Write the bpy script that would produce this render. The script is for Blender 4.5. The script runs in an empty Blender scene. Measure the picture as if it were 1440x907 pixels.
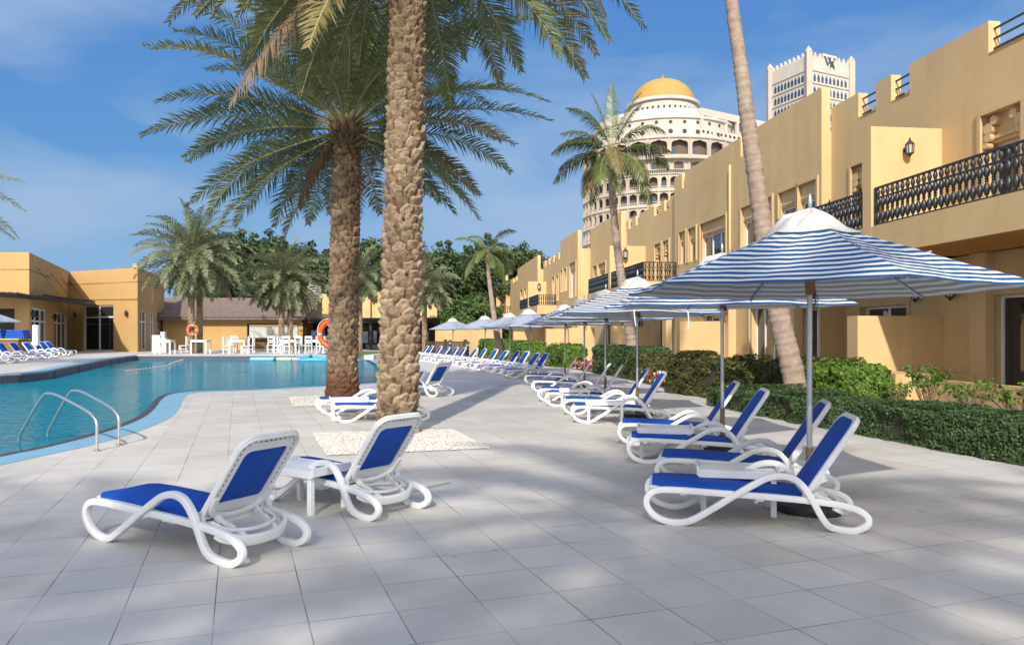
import bpy, bmesh, math, random
from mathutils import Vector, Matrix, noise
from mathutils.geometry import tessellate_polygon
R = math.radians
sc = bpy.context.scene
COL = sc.collection
F = 1075.0; HZ = 472.0; EYE = 1.6

def P(px, py, z=0.0):
    """photo pixel + height -> world point"""
    Y = (EYE - z) * F / (py - HZ)
    return Vector(((px - 720) / F * Y, Y, z))
def PY(px, Y, z=0.0):
    return Vector(((px - 720) / F * Y, Y, z))
def ZP(py, Y):
    return EYE + (HZ - py) / F * Y

# ------------------------------------------------------------------ objects
def tag(o, label=None, cat=None, group=None, kind=None):
    if label: o['label'] = label
    if cat: o['category'] = cat
    if group: o['group'] = group
    if kind: o['kind'] = kind
    return o
def empty(name, loc, label, cat, group=None, rz=0.0):
    o = bpy.data.objects.new(name, None); COL.objects.link(o)
    o.location = loc; o.rotation_euler = (0, 0, rz); o.empty_display_size = .2
    return tag(o, label, cat, group)
def copy_tree(o, parent=None, kids=None):
    c = o.copy(); COL.objects.link(c)
    if parent is not None:
        c.parent = parent
    for ch in CH.get(o.name, []):
        k = copy_tree(ch, c)
        CH.setdefault(c.name, []).append(k)
    return c
CH = {}
class MB:
    def __init__(s): s.v = []; s.f = []; s.m = []; s.uv = None
    def add(s, vs, fs, mi=0):
        b = len(s.v); s.v.extend(tuple(p) for p in vs)
        s.f.extend(tuple(i + b for i in f) for f in fs); s.m.extend([mi] * len(fs))
    def quad(s, a, b, c, d, mi=0): s.add((a, b, c, d), ((0, 1, 2, 3),), mi)
    def tri(s, a, b, c, mi=0): s.add((a, b, c), ((0, 1, 2),), mi)
    def box(s, x0, x1, y0, y1, z0, z1, mi=0, M=None, taper=1.0):
        if x0 > x1: x0, x1 = x1, x0
        if y0 > y1: y0, y1 = y1, y0
        if z0 > z1: z0, z1 = z1, z0
        cx, cy = (x0 + x1) / 2, (y0 + y1) / 2; t = taper
        vs = [Vector(p) for p in ((x0, y0, z0), (x1, y0, z0), (x1, y1, z0), (x0, y1, z0),
              (cx + (x0 - cx) * t, cy + (y0 - cy) * t, z1), (cx + (x1 - cx) * t, cy + (y0 - cy) * t, z1),
              (cx + (x1 - cx) * t, cy + (y1 - cy) * t, z1), (cx + (x0 - cx) * t, cy + (y1 - cy) * t, z1))]
        if M: vs = [M @ v for v in vs]
        s.add(vs, ((0, 3, 2, 1), (4, 5, 6, 7), (0, 1, 5, 4), (1, 2, 6, 5), (2, 3, 7, 6), (3, 0, 4, 7)), mi)
    def bar(s, a, b, w, h, mi=0, up=Vector((0, 0, 1))):
        a = Vector(a); b = Vector(b); d = (b - a); L = d.length
        if L < 1e-6: return
        d /= L
        x = d.cross(up)
        if x.length < 1e-4: x = d.cross(Vector((1, 0, 0)))
        x.normalize(); y = x.cross(d)
        vs = []
        for p in (a, b):
            for i, j in ((-1, -1), (1, -1), (1, 1), (-1, 1)): vs.append(p + x * (i * w / 2) + y * (j * h / 2))
        s.add(vs, ((3, 2, 1, 0), (4, 5, 6, 7), (0, 1, 5, 4), (1, 2, 6, 5), (2, 3, 7, 6), (3, 0, 4, 7)), mi)
    def prism(s, pts, z0, z1, mi=0, top=True, bot=True):
        n = len(pts)
        vs = [(p[0], p[1], z0) for p in pts] + [(p[0], p[1], z1) for p in pts]
        fs = [(i, (i + 1) % n, n + (i + 1) % n, n + i) for i in range(n)]
        s.add(vs, fs, mi)
        tr = tessellate_polygon([[Vector((p[0], p[1], 0)) for p in pts]])
        if top: s.add([(p[0], p[1], z1) for p in pts], [tuple(t) for t in tr], mi)
        if bot: s.add([(p[0], p[1], z0) for p in pts], [tuple(reversed(t)) for t in tr], mi)
    def tube(s, pts, rad, n=8, mi=0, closed=False, cap=True, sec=None):
        """sweep a circle (or section list of (side, up)) along pts"""
        pts = [Vector(p) for p in pts]; m = len(pts)
        rr = rad if isinstance(rad, (list, tuple)) else [rad] * m
        if sec is None: sec = [(math.cos(2 * math.pi * k / n), math.sin(2 * math.pi * k / n)) for k in range(n)]
        n = len(sec); vs = []; nrm = None
        for i, p in enumerate(pts):
            if closed: t = pts[(i + 1) % m] - pts[i - 1]
            else: t = pts[min(i + 1, m - 1)] - pts[max(i - 1, 0)]
            t.normalize()
            if nrm is None:
                a = Vector((0, 0, 1)) if abs(t.z) < .9 else Vector((0, 1, 0))
                nrm = a.cross(t).normalized()
            nrm = (nrm - t * nrm.dot(t)).normalized(); bi = t.cross(nrm)
            for (u, v) in sec: vs.append(p + nrm * (u * rr[i]) + bi * (v * rr[i]))
        fs = []
        for i in range(m if closed else m - 1):
            j = (i + 1) % m
            for k in range(n): fs.append((i * n + k, i * n + (k + 1) % n, j * n + (k + 1) % n, j * n + k))
        if cap and not closed: fs.append(tuple(range(n - 1, -1, -1))); fs.append(tuple((m - 1) * n + k for k in range(n)))
        s.add(vs, fs, mi)
    def lathe(s, prof, n=16, c=(0, 0, 0), mi=0, M=None, squash=1.0):
        vs = []
        for (r, z) in prof:
            for k in range(n):
                a = 2 * math.pi * k / n
                v = Vector((c[0] + r * math.cos(a), c[1] + r * math.sin(a) * squash, c[2] + z))
                vs.append(M @ v if M else v)
        fs = [(i * n + k, i * n + (k + 1) % n, (i + 1) * n + (k + 1) % n, (i + 1) * n + k) for i in range(len(prof) - 1) for k in range(n)]
        if prof[-1][0] > 1e-4: fs.append(tuple((len(prof) - 1) * n + k for k in range(n)))
        if prof[0][0] > 1e-4: fs.append(tuple(range(n - 1, -1, -1)))
        s.add(vs, fs, mi)
    def mesh(s, name, mats, smooth=False, uvs=None, autos=None):
        me = bpy.data.meshes.new(name); me.from_pydata([tuple(v) for v in s.v], [], s.f)
        for m in (mats if isinstance(mats, (list, tuple)) else [mats]): me.materials.append(m)
        me.polygons.foreach_set('material_index', s.m)
        if smooth: me.polygons.foreach_set('use_smooth', [True] * len(s.f))
        if autos:
            me.polygons.foreach_set('use_smooth', [True] * len(s.f))
            me.update(); me.set_sharp_from_angle(angle=R(autos))
        if uvs:
            l = me.uv_layers.new(name='UVMap'); fl = []
            for f in s.f:
                for i in f: fl.extend(uvs[i])
            l.data.foreach_set('uv', fl)
        me.update(); return me
    def build(s, name, mats, parent=None, smooth=False, uvs=None, autos=None, bevel=0, loc=None):
        me = s.mesh(name, mats, smooth, uvs, autos)
        o = bpy.data.objects.new(name, me); COL.objects.link(o)
        if parent is not None:
            o.parent = parent; CH.setdefault(parent.name, []).append(o)
        if loc is not None: o.location = loc
        if bevel:
            b = o.modifiers.new('bevel', 'BEVEL'); b.width = bevel; b.segments = 2; b.limit_method = 'ANGLE'; b.angle_limit = R(40)
        return o
def thing_mesh(mb, name, mats, label, cat, group=None, loc=(0, 0, 0), **kw):
    o = mb.build(name, mats, None, loc=loc, **kw); return tag(o, label, cat, group)
def catmull(pts, closed=False, k=6):
    pts = [Vector(p) for p in pts]; n = len(pts); out = []
    for i in range(n if closed else n - 1):
        if closed: a, b, c, d = pts[i - 1], pts[i], pts[(i + 1) % n], pts[(i + 2) % n]
        else: a, b, c, d = pts[max(i - 1, 0)], pts[i], pts[i + 1], pts[min(i + 2, n - 1)]
        for j in range(k):
            t = j / k
            out.append(.5 * ((2 * b) + (c - a) * t + (2 * a - 5 * b + 4 * c - d) * t * t + (3 * b - 3 * c + d - a) * t ** 3))
    if not closed: out.append(pts[-1])
    return out

# ------------------------------------------------------------------ materials
def srgb(r, g, b):
    f = lambda c: (c / 255 / 12.92) if c / 255 <= .04045 else ((c / 255 + .055) / 1.055) ** 2.4
    return (f(r), f(g), f(b), 1)
def mat(name, col, rough=.6, metal=0, var=None, vscale=3.0, bump=0, bscale=60, spec=.5, coat=0, transl=0, sheen=0, detail=6):
    m = bpy.data.materials.new(name); m.use_nodes = True; nt = m.node_tree; N = nt.nodes; L = nt.links
    b = N['Principled BSDF']; c = tuple(col) if len(col) == 4 else tuple(col) + (1,)
    b.inputs['Base Color'].default_value = c; b.inputs['Roughness'].default_value = rough
    b.inputs['Metallic'].default_value = metal; b.inputs['Specular IOR Level'].default_value = spec
    b.inputs['Coat Weight'].default_value = coat
    tc = N.new('ShaderNodeTexCoord')
    if var:
        n = N.new('ShaderNodeTexNoise'); n.inputs['Scale'].default_value = vscale; n.inputs['Detail'].default_value = detail; n.inputs['Roughness'].default_value = .6
        L.new(tc.outputs['Object'], n.inputs['Vector'])
        r = N.new('ShaderNodeValToRGB'); r.color_ramp.elements[0].position = .3; r.color_ramp.elements[1].position = .7
        v = tuple(var) if len(var) == 4 else tuple(var) + (1,)
        r.color_ramp.elements[0].color = v; r.color_ramp.elements[1].color = c
        L.new(n.outputs['Fac'], r.inputs['Fac']); L.new(r.outputs['Color'], b.inputs['Base Color'])
    if bump:
        n2 = N.new('ShaderNodeTexNoise'); n2.inputs['Scale'].default_value = bscale; n2.inputs['Detail'].default_value = 5
        L.new(tc.outputs['Object'], n2.inputs['Vector'])
        bp = N.new('ShaderNodeBump'); bp.inputs['Strength'].default_value = bump; bp.inputs['Distance'].default_value = .01
        L.new(n2.outputs['Fac'], bp.inputs['Height']); L.new(bp.outputs['Normal'], b.inputs['Normal'])
    if transl:
        t = N.new('ShaderNodeBsdfTranslucent'); t.inputs['Color'].default_value = (c[0] * 1.3, c[1] * 1.3, c[2] * .7, 1)
        if var: L.new(r.outputs['Color'], t.inputs['Color'])
        mx = N.new('ShaderNodeMixShader'); mx.inputs[0].default_value = transl
        L.new(b.outputs[0], mx.inputs[1]); L.new(t.outputs[0], mx.inputs[2]); L.new(mx.outputs[0], N['Material Output'].inputs['Surface'])
    return m
def leafmat(name, c1, c2, c3=None, rough=.5, transl=.25, vs=.9):
    """foliage with a different tone per leaf clump (random per island) and slow noise"""
    m = mat(name, c1, rough, var=c2, vscale=vs, transl=0); nt = m.node_tree; N = nt.nodes; L = nt.links
    b = N['Principled BSDF']; g = N.new('ShaderNodeNewGeometry')
    ramp = [n for n in N if n.type == 'VALTORGB'][0]
    r2 = N.new('ShaderNodeValToRGB'); r2.color_ramp.elements[0].color = tuple(c1) + (1,); r2.color_ramp.elements[1].color = tuple(c3 or c2) + (1,)
    L.new(g.outputs['Random Per Island'], r2.inputs['Fac'])
    mx = N.new('ShaderNodeMixRGB'); mx.inputs[0].default_value = .5
    L.new(ramp.outputs['Color'], mx.inputs[1]); L.new(r2.outputs['Color'], mx.inputs[2]); L.new(mx.outputs[0], b.inputs['Base Color'])
    b.inputs['Specular IOR Level'].default_value = .35
    t = N.new('ShaderNodeBsdfTranslucent'); L.new(mx.outputs[0], t.inputs['Color'])
    ms = N.new('ShaderNodeMixShader'); ms.inputs[0].default_value = transl
    L.new(b.outputs[0], ms.inputs[1]); L.new(t.outputs[0], ms.inputs[2]); L.new(ms.outputs[0], N['Material Output'].inputs['Surface'])
    return m

M = {}
M['stucco'] = mat('yellow_stucco', (.62, .445, .235), .9, var=(.575, .405, .205), vscale=1.1, bump=.35, bscale=45, spec=.2)
M['stucco_trim'] = mat('stucco_trim', (.61, .45, .25), .9, var=(.56, .40, .215), vscale=2, bump=.25, bscale=60, spec=.2)
M['stucco_orange'] = mat('orange_stucco', (.49, .315, .135), .9, var=(.44, .28, .115), vscale=.5, bump=.3, bscale=30, spec=.2)
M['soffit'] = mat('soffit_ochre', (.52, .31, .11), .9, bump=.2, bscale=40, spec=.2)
M['white_plastic'] = mat('white_resin', (.78, .79, .80), .45, var=(.68, .69, .69), vscale=3, bump=.06, bscale=160)
M['white_frame'] = mat('white_window_frame', (.72, .71, .70), .5)
M['blue_sling'] = mat('blue_sling_fabric', (.004, .072, .42), .7, var=(.003, .058, .35), vscale=6, bump=.25, bscale=500, spec=.3)
M['slot'] = mat('dark_slots', (.03, .035, .04), .7)
M['iron'] = mat('dark_painted_iron', (.018, .024, .032), .4, var=(.03, .036, .045), vscale=8, spec=.5)
M['glass'] = mat('dark_window_glass', (.025, .025, .028), .04, spec=.8, coat=.3)
M['glass_blue'] = mat('blue_window_glass', (.03, .06, .10), .08, spec=.8)
M['curtain'] = mat('brown_curtain', (.09, .06, .045), .9, var=(.05, .035, .03), vscale=8)
M['steel'] = mat('polished_steel', (.60, .60, .60), .30, metal=.85)
M['alu'] = mat('brushed_aluminium', (.42, .45, .48), .35, metal=.75, var=(.34, .37, .40), vscale=20)
M['bronze'] = mat('bronze_sleeve', (.20, .15, .09), .4, metal=.6)
M['wood'] = mat('varnished_wood', (.26, .11, .035), .4, var=(.17, .07, .025), vscale=14, bump=.1)
M['black_rubber'] = mat('black_base', (.02, .02, .02), .6, bump=.4, bscale=40)
M['canvas_white'] = mat('white_canvas', (.66, .65, .62), .85, var=(.56, .55, .52), vscale=5, bump=.15, bscale=220, transl=.22)
M['gravel'] = mat('white_pebbles', (.60, .58, .54), .85, var=(.36, .34, .31), vscale=45)
M['soil'] = mat('planting_soil', (.16, .10, .065), .95, var=(.09, .06, .04), vscale=4, bump=.6, bscale=40)
M['sand'] = mat('far_ground', (.38, .33, .26), .95, var=(.30, .26, .2), vscale=.1)
M['grass'] = mat('lawn', (.06, .12, .03), .9, var=(.09, .15, .04), vscale=5)
M['coping'] = mat('light_blue_coping', (.20, .39, .52), .6, var=(.16, .32, .45), vscale=4, bump=.15, bscale=60)
M['grate'] = mat('dark_overflow_grate', (.06, .05, .055), .6, bump=.6, bscale=90)
M['pool_tile'] = mat('pool_wall_tile', (.045, .055, .11), .5, var=(.09, .075, .085), vscale=8)
M['red'] = mat('lifebuoy_orange', (.80, .09, .015), .4)
M['rope'] = mat('pale_rope', (.7, .68, .6), .9)
M['cream'] = mat('cream_render', (.46, .395, .325), .85, var=(.40, .34, .28), vscale=.15)
M['cream_white'] = mat('white_render', (.52, .475, .42), .85, var=(.47, .43, .375), vscale=.2)
M['cream_shadow'] = mat('hotel_inner_wall', (.13, .10, .08), .9)  # cream darkened, the shade inside the arcades is put into its colour
M['gold'] = mat('golden_dome', (.43, .265, .075), .75, var=(.38, .23, .06), vscale=.4, spec=.4)
M['roof_tile'] = mat('brown_timber_roof', (.22, .165, .14), .9, var=(.13, .095, .08), vscale=3, bump=.5, bscale=6)
M['dark_wood'] = mat('dark_timber', (.045, .028, .022), .8, var=(.025, .018, .015), vscale=5)
M['lawnwood'] = mat('brown_panel', (.20, .11, .05), .7, var=(.14, .07, .03), vscale=6)
M['teal_float'] = mat('turquoise_inflatable', (.05, .30, .44), .4)
M['pink_float'] = mat('pale_pink_foam', (.62, .38, .34), .6)
M['green_float'] = mat('pale_green_foam', (.42, .58, .40), .6)
M['blue_plain'] = mat('pale_blue_foam', (.22, .48, .66), .6)
M['grey_cabinet'] = mat('grey_cabinet', (.42, .46, .46), .6)
M['lamp_glass'] = mat('lamp_glass', (.45, .43, .36), .2)
M['palm_leaf'] = leafmat('date_palm_leaflets', (.080, .125, .050), (.17, .19, .075), (.26, .275, .14), rough=.42, transl=.18, vs=.6)
M['palm_leaf_far'] = leafmat('pale_date_palm_leaflets', (.12, .15, .075), (.18, .20, .10), (.24, .26, .15), rough=.5, transl=.2, vs=.6)
M['palm_yellow'] = leafmat('yellowing_leaflets', (.20, .17, .06), (.26, .20, .08), (.15, .14, .05), rough=.5, transl=.2)
M['coco_leaf'] = leafmat('coconut_leaflets', (.055, .095, .022), (.12, .145, .035), (.20, .21, .06), rough=.35, transl=.22)
M['dry_leaf'] = leafmat('dry_leaflets', (.20, .14, .085), (.27, .20, .13), (.15, .10, .06), rough=.8, transl=.12)
M['rachis'] = mat('leaf_rachis', (.22, .23, .10), .5, var=(.30, .27, .13), vscale=3)
M['petiole'] = mat('orange_brown_petiole', (.30, .17, .06), .6, var=(.20, .10, .04), vscale=8)
M['tree_leaf'] = leafmat('dark_broadleaf', (.040, .070, .024), (.065, .105, .034), (.085, .125, .045), vs=.4)
M['tree_leaf_light'] = leafmat('mid_green_broadleaf', (.05, .10, .025), (.09, .15, .03), (.12, .17, .05), vs=.5)
M['hedge_leaf'] = leafmat('clipped_hedge_leaf', (.045, .095, .030), (.085, .135, .045), (.11, .16, .07), vs=3)
M['hedge_core'] = mat('hedge_twigs', (.03, .035, .018), .9, var=(.06, .045, .03), vscale=10)
M['hedge_bright'] = leafmat('bright_hedge_leaf', (.075, .16, .018), (.13, .22, .025), (.17, .26, .05), vs=2)
M['hedge_mixed'] = leafmat('bronze_green_hedge_leaf', (.04, .075, .02), (.12, .16, .03), (.13, .055, .03), vs=2.5)
M['twig'] = mat('bare_twigs', (.20, .15, .10), .9)
M['red_flower'] = leafmat('red_flowers', (.35, .02, .03), (.45, .06, .05), (.25, .03, .05), vs=5)
M['white_flower'] = mat('white_flowers', (.75, .68, .6), .7)
M['bark'] = mat('tree_bark', (.10, .075, .055), .9, bump=.5, bscale=20)

def weather(m, k=.16):
    """rain streaks and faint patches on render"""
    nt = m.node_tree; N = nt.nodes; L = nt.links; b = N['Principled BSDF']; src = b.inputs['Base Color'].links[0].from_socket
    tc = [n for n in N if n.type == 'TEX_COORD'][0]; last = src
    for sc_, lo, hi, kk in (((2.6, 2.6, .16), .46, .78, k), ((.45, .45, .45), .40, .75, k * .8), ((7, 7, 5.0), .55, .85, k * .6)):
        mp = N.new('ShaderNodeMapping'); mp.inputs['Scale'].default_value = sc_; L.new(tc.outputs['Object'], mp.inputs[0])
        n = N.new('ShaderNodeTexNoise'); n.inputs['Scale'].default_value = 1; n.inputs['Detail'].default_value = 6; L.new(mp.outputs[0], n.inputs['Vector'])
        r = N.new('ShaderNodeMapRange'); r.inputs['From Min'].default_value = lo; r.inputs['From Max'].default_value = hi; r.inputs['To Max'].default_value = kk * 2.2; L.new(n.outputs['Fac'], r.inputs['Value'])
        x = N.new('ShaderNodeMixRGB'); x.blend_type = 'MULTIPLY'; x.inputs[2].default_value = (.58, .52, .46, 1); L.new(r.outputs[0], x.inputs[0]); L.new(last, x.inputs[1]); last = x.outputs[0]
    L.new(last, b.inputs['Base Color'])
weather(M['stucco'], .10); weather(M['stucco_orange'], .05); weather(M['stucco_trim'], .10)
weather(M['cream'], .08); weather(M['cream_white'], .08)

def trunk_mat(name, c, v, dark, wet=False):
    m = mat(name, c, .9, var=v, vscale=6, bump=.8, bscale=38, spec=.15, detail=8)
    nt = m.node_tree; N = nt.nodes; L = nt.links
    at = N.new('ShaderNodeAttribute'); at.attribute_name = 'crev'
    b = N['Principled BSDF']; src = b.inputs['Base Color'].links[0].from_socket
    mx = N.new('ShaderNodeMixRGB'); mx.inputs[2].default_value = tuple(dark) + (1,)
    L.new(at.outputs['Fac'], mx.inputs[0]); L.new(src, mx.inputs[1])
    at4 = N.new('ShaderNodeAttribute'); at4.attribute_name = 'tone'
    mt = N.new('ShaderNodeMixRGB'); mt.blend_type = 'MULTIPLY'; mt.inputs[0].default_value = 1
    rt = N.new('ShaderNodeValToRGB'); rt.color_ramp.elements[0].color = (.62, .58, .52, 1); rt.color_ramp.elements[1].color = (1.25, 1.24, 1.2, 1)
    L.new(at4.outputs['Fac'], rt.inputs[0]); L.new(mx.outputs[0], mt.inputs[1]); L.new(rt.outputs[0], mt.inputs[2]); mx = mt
    at2 = N.new('ShaderNodeAttribute'); at2.attribute_name = 'stain'
    n3 = N.new('ShaderNodeTexNoise'); n3.inputs['Scale'].default_value = 7; n3.inputs['Detail'].default_value = 5
    tc = [n for n in N if n.type == 'TEX_COORD'][0]; L.new(tc.outputs['Object'], n3.inputs['Vector'])
    mu = N.new('ShaderNodeMath'); mu.operation = 'MULTIPLY'; mu.use_clamp = True
    ad = N.new('ShaderNodeMath'); ad.operation = 'ADD'; ad.inputs[1].default_value = .35
    L.new(n3.outputs['Fac'], ad.inputs[0]); L.new(ad.outputs[0], mu.inputs[0]); L.new(at2.outputs['Fac'], mu.inputs[1])
    mx2 = N.new('ShaderNodeMixRGB'); mx2.inputs[2].default_value = (.085, .03, .015, 1)
    L.new(mu.outputs[0], mx2.inputs[0]); L.new(mx.outputs[0], mx2.inputs[1]); L.new(mx2.outputs[0], b.inputs['Base Color'])
    return m
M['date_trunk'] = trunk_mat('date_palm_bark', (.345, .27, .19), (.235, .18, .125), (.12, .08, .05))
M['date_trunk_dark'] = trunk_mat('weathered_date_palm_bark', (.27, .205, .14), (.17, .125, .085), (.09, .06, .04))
M['coco_trunk'] = mat('coconut_palm_bark', (.38, .30, .24), .85, var=(.22, .165, .13), vscale=5, bump=.9, bscale=26, spec=.2)

def deck_mat():
    m = bpy.data.materials.new('stone_paving'); m.use_nodes = True; nt = m.node_tree; N = nt.nodes; L = nt.links
    b = N['Principled BSDF']; tc = N.new('ShaderNodeTexCoord')
    mp = N.new('ShaderNodeMapping'); mp.inputs['Rotation'].default_value = (0, 0, R(-19.7))
    mp.inputs['Location'].default_value = (.13, .09, 0)
    L.new(tc.outputs['Object'], mp.inputs['Vector'])
    wob = N.new('ShaderNodeTexNoise'); wob.inputs['Scale'].default_value = .35; wob.inputs['Detail'].default_value = 1
    br = N.new('ShaderNodeTexBrick'); br.offset = 0; br.squash = 1
    br.inputs['Scale'].default_value = 1; br.inputs['Brick Width'].default_value = .5; br.inputs['Row Height'].default_value = .5
    br.inputs['Mortar Size'].default_value = .0035; br.inputs['Mortar Smooth'].default_value = .3; br.inputs['Bias'].default_value = -.1
    br.inputs['Color1'].default_value = (0, 0, 0, 1); br.inputs['Color2'].default_value = (1, 1, 1, 1); br.inputs['Mortar'].default_value = (.5, .5, .5, 1)
    L.new(mp.outputs[0], br.inputs['Vector'])
    # coarser repairs: bigger slabs of slightly different stone
    mp2 = N.new('ShaderNodeMapping'); mp2.inputs['Rotation'].default_value = (0, 0, R(-19.7)); mp2.inputs['Location'].default_value = (.13, .09, 0)
    L.new(tc.outputs['Object'], mp2.inputs['Vector'])
    br2 = N.new('ShaderNodeTexBrick'); br2.offset = .5; br2.inputs['Scale'].default_value = 1; br2.inputs['Brick Width'].default_value = 2.0; br2.inputs['Row Height'].default_value = 1.0
    br2.inputs['Mortar Size'].default_value = 0; br2.inputs['Color1'].default_value = (0, 0, 0, 1); br2.inputs['Color2'].default_value = (1, 1, 1, 1)
    L.new(mp2.outputs[0], br2.inputs['Vector'])
    r = N.new('ShaderNodeValToRGB'); e = r.color_ramp.elements
    e[0].color = (.51, .49, .455, 1); e[1].color = (.56, .54, .51, 1); e[1].position = 1
    k = r.color_ramp.elements.new(.01); k.color = (.505, .48, .445, 1)
    k = r.color_ramp.elements.new(.05); k.color = (.52, .50, .47, 1)
    L.new(br.outputs['Color'], r.inputs['Fac'])
    r2 = N.new('ShaderNodeValToRGB'); r2.color_ramp.elements[0].color = (.96, .955, .94, 1); r2.color_ramp.elements[1].color = (1.03, 1.03, 1.03, 1)
    L.new(br2.outputs['Color'], r2.inputs['Fac'])
    mul = N.new('ShaderNodeMixRGB'); mul.blend_type = 'MULTIPLY'; mul.inputs[0].default_value = 1
    L.new(r.outputs[0], mul.inputs[1]); L.new(r2.outputs[0], mul.inputs[2])
    # dirt and weathering
    n1 = N.new('ShaderNodeTexNoise'); n1.inputs['Scale'].default_value = .9; n1.inputs['Detail'].default_value = 9; n1.inputs['Roughness'].default_value = .65
    L.new(tc.outputs['Object'], n1.inputs['Vector'])
    r3 = N.new('ShaderNodeValToRGB'); r3.color_ramp.elements[0].position = .3; r3.color_ramp.elements[0].color = (.84, .82, .79, 1)
    r3.color_ramp.elements[1].position = .62; r3.color_ramp.elements[1].color = (1.02, 1.02, 1.02, 1)
    L.new(n1.outputs['Fac'], r3.inputs['Fac'])
    mul2 = N.new('ShaderNodeMixRGB'); mul2.blend_type = 'MULTIPLY'; mul2.inputs[0].default_value = 1
    L.new(mul.outputs[0], mul2.inputs[1]); L.new(r3.outputs[0], mul2.inputs[2])
    # small dark spots
    vo = N.new('ShaderNodeTexNoise'); vo.inputs['Scale'].default_value = 5.5; vo.inputs['Detail'].default_value = 3
    L.new(tc.outputs['Object'], vo.inputs['Vector'])
    r5 = N.new('ShaderNodeValToRGB'); r5.color_ramp.elements[0].position = .70; r5.color_ramp.elements[1].position = .80
    r5.color_ramp.elements[0].color = (1, 1, 1, 1); r5.color_ramp.elements[1].color = (.62, .60, .58, 1)
    L.new(vo.outputs['Fac'], r5.inputs['Fac'])
    mul3 = N.new('ShaderNodeMixRGB'); mul3.blend_type = 'MULTIPLY'; mul3.inputs[0].default_value = 1
    L.new(mul2.outputs[0], mul3.inputs[1]); L.new(r5.outputs[0], mul3.inputs[2])
    # joints: strength varies along the floor
    n2 = N.new('ShaderNodeTexNoise'); n2.inputs['Scale'].default_value = 1.3; n2.inputs['Detail'].default_value = 4
    L.new(tc.outputs['Object'], n2.inputs['Vector'])
    r4 = N.new('ShaderNodeValToRGB'); r4.color_ramp.elements[0].position = .36; r4.color_ramp.elements[1].position = .6
    r4.color_ramp.elements[0].color = (.25, .25, .25, 1)
    L.new(n2.outputs['Fac'], r4.inputs['Fac'])
    mm = N.new('ShaderNodeMath'); mm.operation = 'MULTIPLY'; L.new(br.outputs['Fac'], mm.inputs[0]); L.new(r4.outputs[0], mm.inputs[1])
    mj = N.new('ShaderNodeMixRGB'); mj.inputs[2].default_value = (.075, .07, .065, 1)
    L.new(mm.outputs[0], mj.inputs[0]); L.new(mul3.outputs[0], mj.inputs[1]); L.new(mj.outputs[0], b.inputs['Base Color'])
    b.inputs['Roughness'].default_value = .62; b.inputs['Specular IOR Level'].default_value = .4
    bn = N.new('ShaderNodeTexNoise'); bn.inputs['Scale'].default_value = 70; bn.inputs['Detail'].default_value = 4; L.new(tc.outputs['Object'], bn.inputs['Vector'])
    sb = N.new('ShaderNodeMath'); sb.operation = 'SUBTRACT'; L.new(bn.outputs['Fac'], sb.inputs[0]); L.new(br.outputs['Fac'], sb.inputs[1])
    bp = N.new('ShaderNodeBump'); bp.inputs['Strength'].default_value = .25; bp.inputs['Distance'].default_value = .006
    L.new(sb.outputs[0], bp.inputs['Height']); L.new(bp.outputs[0], b.inputs['Normal'])
    return m
M['deck'] = deck_mat()
def water_mat():
    m = bpy.data.materials.new('pool_water'); m.use_nodes = True; nt = m.node_tree; N = nt.nodes; L = nt.links
    b = N['Principled BSDF']; tc = N.new('ShaderNodeTexCoord')
    n = N.new('ShaderNodeTexNoise'); n.inputs['Scale'].default_value = .12; n.inputs['Detail'].default_value = 3; L.new(tc.outputs['Object'], n.inputs['Vector'])
    r = N.new('ShaderNodeValToRGB'); r.color_ramp.elements[0].position = .35; r.color_ramp.elements[1].position = .65
    r.color_ramp.elements[0].color = (.003, .165, .245, 1); r.color_ramp.elements[1].color = (.006, .215, .30, 1)
    L.new(n.outputs['Fac'], r.inputs['Fac']); L.new(r.outputs[0], b.inputs['Base Color'])
    b.inputs['Roughness'].default_value = .03; b.inputs['Specular IOR Level'].default_value = 0; b.inputs['Roughness'].default_value = .6
    mp = N.new('ShaderNodeMapping'); mp.inputs['Scale'].default_value = (1, 1, 1); L.new(tc.outputs['Object'], mp.inputs['Vector'])
    a = N.new('ShaderNodeTexNoise'); a.inputs['Scale'].default_value = 3.2; a.inputs['Detail'].default_value = 4; a.inputs['Distortion'].default_value = .6
    L.new(mp.outputs[0], a.inputs['Vector'])
    bp = N.new('ShaderNodeBump'); bp.inputs['Strength'].default_value = .4; bp.inputs['Distance'].default_value = .05
    L.new(a.outputs['Fac'], bp.inputs['Height']); L.new(bp.outputs[0], b.inputs['Normal'])
    gl = N.new('ShaderNodeBsdfGlossy'); gl.inputs['Roughness'].default_value = .03; L.new(bp.outputs[0], gl.inputs['Normal'])
    fr = N.new('ShaderNodeFresnel'); fr.inputs['IOR'].default_value = 1.33
    fm = N.new('ShaderNodeMath'); fm.operation = 'MULTIPLY'; fm.inputs[1].default_value = .50; L.new(fr.outputs[0], fm.inputs[0])
    ms = N.new('ShaderNodeMixShader'); L.new(fm.outputs[0], ms.inputs[0]); L.new(b.outputs[0], ms.inputs[1]); L.new(gl.outputs[0], ms.inputs[2]); L.new(ms.outputs[0], N['Material Output'].inputs[0])
    return m
M['water'] = water_mat()
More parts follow.
